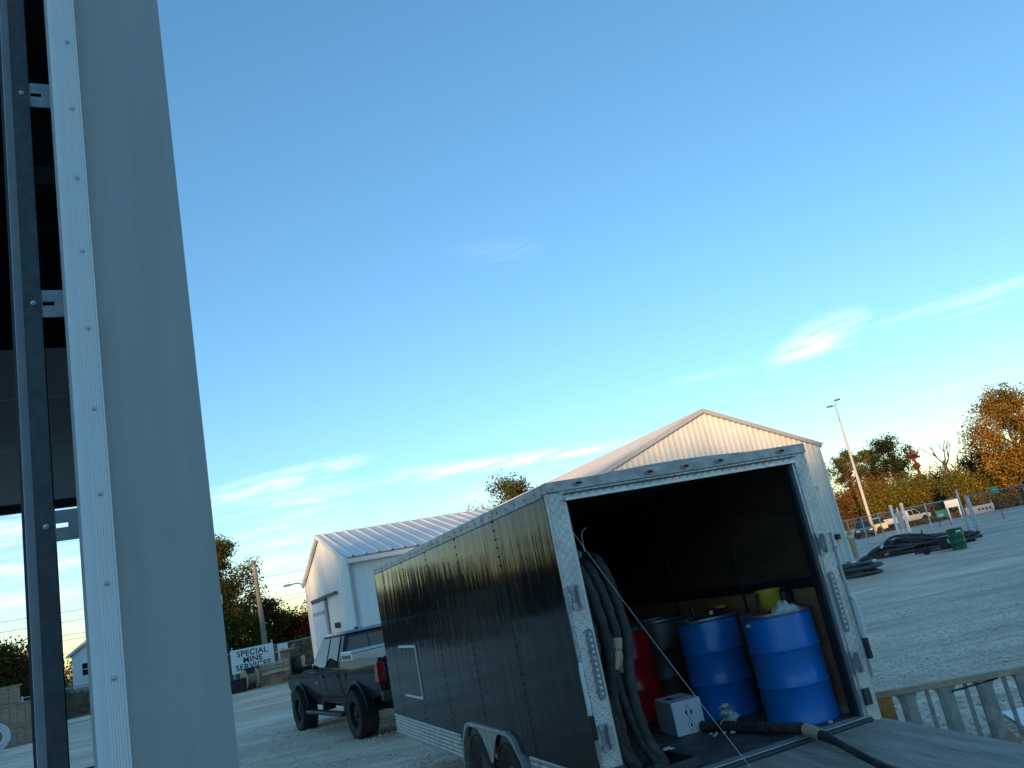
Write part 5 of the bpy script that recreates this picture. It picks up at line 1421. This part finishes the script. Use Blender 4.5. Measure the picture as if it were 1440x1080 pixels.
# ------------------------------------------------------------------ left: sign, pallets, spools, pole, stacks
def sign_board():
    p = pol(-20.4, 46.4); r = thing('sign_board', 'white sign board reading SPECIAL MINE SERVICES on the fence', 'sign', p, 23)
    w, h, zc = 2.15, 1.18, 1.32
    MB().box(-w / 2, w / 2, -.02, .02, zc - h / 2, zc + h / 2).build('board', M['sign_white'], r)
    for k, t in enumerate(('SPECIAL', 'MINE', 'SERVICES')):
        text_part(t, .40, 'lettering', M['ink'], r, Matrix.Translation((.0, -.025, zc + .33 - k * .335)) @ Matrix.Scale(1.04, 4, (1, 0, 0)) @ Matrix.Rotation(PI / 2, 4, 'X'), .002, .007, spacing=1.05)
    for x in (-w / 2 + .1, w / 2 - .05): MB().box(x - .04, x + .04, .022, .10, 0, zc + h / 2 + .15).build('post', M['galv'], r)
    p = pol(-18.5, 47.5); r = thing('notice_board', 'narrow upright white notice with two dark marks beside the large sign', 'sign', p, 20)
    MB().box(-.27, .27, -.02, .02, .6, 1.75).build('board', M['sign_white'], r)
    for z in (.85, 1.25): MB().box(-.10, .10, -.03, -.022, z, z + .25).build('printed_mark', M['trim_grey'], r)
    MB().box(-.04, .04, .022, .1, 0, 1.7).build('post', M['galv'], r)


sign_board()


def pallet_stack(label, p, rz, n, tilt=0):
    r = thing('pallet_stack', label, 'pallets', p, rz, 'pallets below the sign board')
    for k in range(n):
        z = k * .145; g = bpy.data.objects.new('pallet', None); col.objects.link(g); g.parent = r; g.location = (random.uniform(-.04, .04), random.uniform(-.04, .04), z); g.rotation_euler = (0, 0, random.uniform(-.05, .05))
        for y in (-.48, 0, .48): MB().box(-.6, .6, y - .05, y + .05, .012, .12).build('stringer', M['wood_pale'], g)
        for i in range(6):
            x = -.54 + i * .216; MB().box(x - .05, x + .05, -.53, .53, .1205, .138).build('deck_board', M['wood_pale'], g)


def spool(label, p, rz, R=.55, w=.7, up=False):
    r = thing('cable_spool', label, 'spool', p, rz, 'wooden cable spools below the sign board')
    ax = 'z' if up else 'x'; c = (0, 0, 0) if up else (0, 0, R)
    for a in ((0, .05), (w - .05, w)): MB().lathe([(.03, a[0]), (R, a[0]), (R, a[1]), (.03, a[1])], 28, c, ax).build('flange', M['wood_pale'], r)
    MB().lathe([(R * .5, .05), (R * .5, w - .05)], 24, c, ax).build('core', M['wood_grey'], r, smooth=40)


p = pol(-19.5, 43.4); pallet_stack('pallets stacked below the right half of the sign board', (p.x, p.y, 0), 22, 7)
p = pol(-18.0, 43.6); pallet_stack('pallets stacked beside the narrow notice', (p.x, p.y, 0), 18, 7)
p = pol(-19.1, 41.9); spool('pale wooden cable spool lying flat in front of the pallets', (p.x, p.y, 0), 0, .62, .62, True)
p = pol(-18.4, 45.6); spool('wooden cable spool standing on end beside the narrow notice', (p.x, p.y, 0), 0, .5, 1.45, True)
p = pol(-21.1, 42.6); spool('grey wooden cable spool on edge below the left end of the sign', (p.x, p.y, 0), 40, .48, .6)
def crate(label, p, rz, w, d, h, m, z=0, boards=6):
    r = thing('timber_crate', label, 'crate', (p.x, p.y, z), rz, None)
    for s in (-1, 1):
        for i in range(boards):
            x = -w / 2 + w * i / boards; MB().box(x + .006, x + w / boards - .006, s * d / 2 - .02, s * d / 2 + .02, .06, h - .06 + random.uniform(-.02, .02)).build('board', M[m], r)
        for i in range(max(2, boards // 2)):
            q = d / max(2, boards // 2); y = -d / 2 + q * i; MB().box(s * w / 2 - .045, s * w / 2 - .005, y + .03, y + q - .03, .06, h - .06).build('board', M[m], r)
    MB().box(-w / 2 - .08, w / 2 + .08, -d / 2 - .06, d / 2 + .06, h - .058, h).build('lid', M[m], r); MB().box(-w / 2 - .02, w / 2 + .02, -d / 2, d / 2, .001, .058).build('base', M[m], r)
    MB().box(-w / 2 + .05, w / 2 - .05, -d / 2 + .025, d / 2 - .025, .06, h - .06).build('content', M['rubber'], r)


p = pol(-20.55, 43.0); crate('small black crate below the word SERVICES', p, 20, .6, .5, 1.0, 'black_plastic', 0, 3)
p = pol(-21.9, 42.5); crate('dark low crate at the white jamb edge', p, 25, 1.2, .7, .62, 'rubber', 0, 4)
# timber crates stacked behind the door track
p = pol(-34.6, 42); crate('weathered timber crate, lowest of the stack seen past the door track', p, 30, 3.4, 2.0, .78, 'wood_grey', 0, 12)
p = pol(-34.7, 42); crate('weathered timber crate, middle of the stack seen past the door track', p, 30, 3.6, 2.1, .86, 'wood_grey', .783, 13)
p = pol(-35.2, 42.1); crate('weathered timber crate, topmost of the stack seen past the door track', p, 30, 2.7, 1.9, .74, 'wood_grey', 1.648, 9)
p = pol(-32.9, 47); crate('dark low crate pile right of the timber stack', p, 28, 2.4, 1.0, .55, 'rubber', 0, 8)
p = pol(-32.3, 46.5); crate('second dark low crate at the door track', p, 20, 1.2, 1.0, .42, 'rubber', 0, 4)
p = pol(-32.7, 47); crate('grey board bundle on the dark low crate', p, 24, 1.3, .5, .28, 'wood_grey', .553, 6)


def coil_white():
    p = pol(-34.6, 39.2); r = thing('pipe_coil', 'white plastic pipe coil leaning on the timber stack', 'coil', (p.x, p.y, 0), 30)
    for k in range(5):
        q = .50 - .055 * k; MB().tube([(q * math.cos(2 * PI * i / 26), -.05 * (k % 2) + .12 * math.sin(2 * PI * i / 26), .56 + q * math.sin(2 * PI * i / 26)) for i in range(27)], .022, 6).build('turn', M['tarp'], r, smooth=60)
    MB().tube(cr([(.1, -.1, .06), (.6, -.2, .03), (1.2, -.1, .03), (1.5, -.3, .03)], 5), .022, 6).build('loose_end', M['tarp'], r, smooth=60)


coil_white()
p = pol(-30.4, 51); r = thing('white_plank', 'long white plank lying on the gravel before the house', 'plank', p, 18)
MB().box(-1.6, 1.6, -.12, .12, .0, .06).build('board', M['sign_white'], r, bevel=.005); MB().box(-1.5, 1.5, -.08, .08, .0605, .09).build('top_strip', M['sign_white'], r)


def utility_poles():
    p = gz(pol(-19.55, 80)); r = thing('utility_pole', 'weathered wooden utility pole left of the barn', 'utility pole', p, 0)
    MB().tube([(0, 0, 0), (-.06, 0, 4.5), (-.16, 0, 8.7)], [.26, .23, .17], 10).build('pole', M['pole_wood'], r, smooth=60)
    MB().tube([(-.1, 0, 7.2), (-.8, 0, 7.5)], .05, 6).build('arm', M['galv'], r)
    p2 = gz(pol(-22.05, 70)); r2 = thing('transformer_pole', 'pole with a round white transformer beside the jamb edge', 'utility pole', p2, 0)
    MB().tube([(0, 0, 0), (0, 0, 7.4)], [.14, .10], 10).build('pole', M['pole_wood'], r2, smooth=60)
    t = MB().lathe([(.02, 0), (.24, .02), (.26, .1), (.26, .72), (.22, .8), (.02, .84)], 16, (.1, -.3, 5.4)).build('transformer', M['sign_white'], r2, smooth=50)
    # overhead wires
    for k, (z0, z1) in enumerate(((8.4, 8.2), (7.6, 7.2), (6.5, 6.0), (6.1, 5.6))):
        a = Vector((-62, 62, z0)); b = Vector((24, 96, z1 + 2.0)); o = thing('power_line', ['topmost', 'second from the top', 'third from the top', 'lowest'][k] + ' of the four thin overhead power lines crossing the left sky', 'wire', a, 0, 'overhead power lines')
        MB().tube([a.lerp(b, i / 30) - a - Vector((0, 0, 1.5 * math.sin(PI * i / 30))) for i in range(31)], .016, 5).build('cable', M['rubber'], o)


utility_poles()
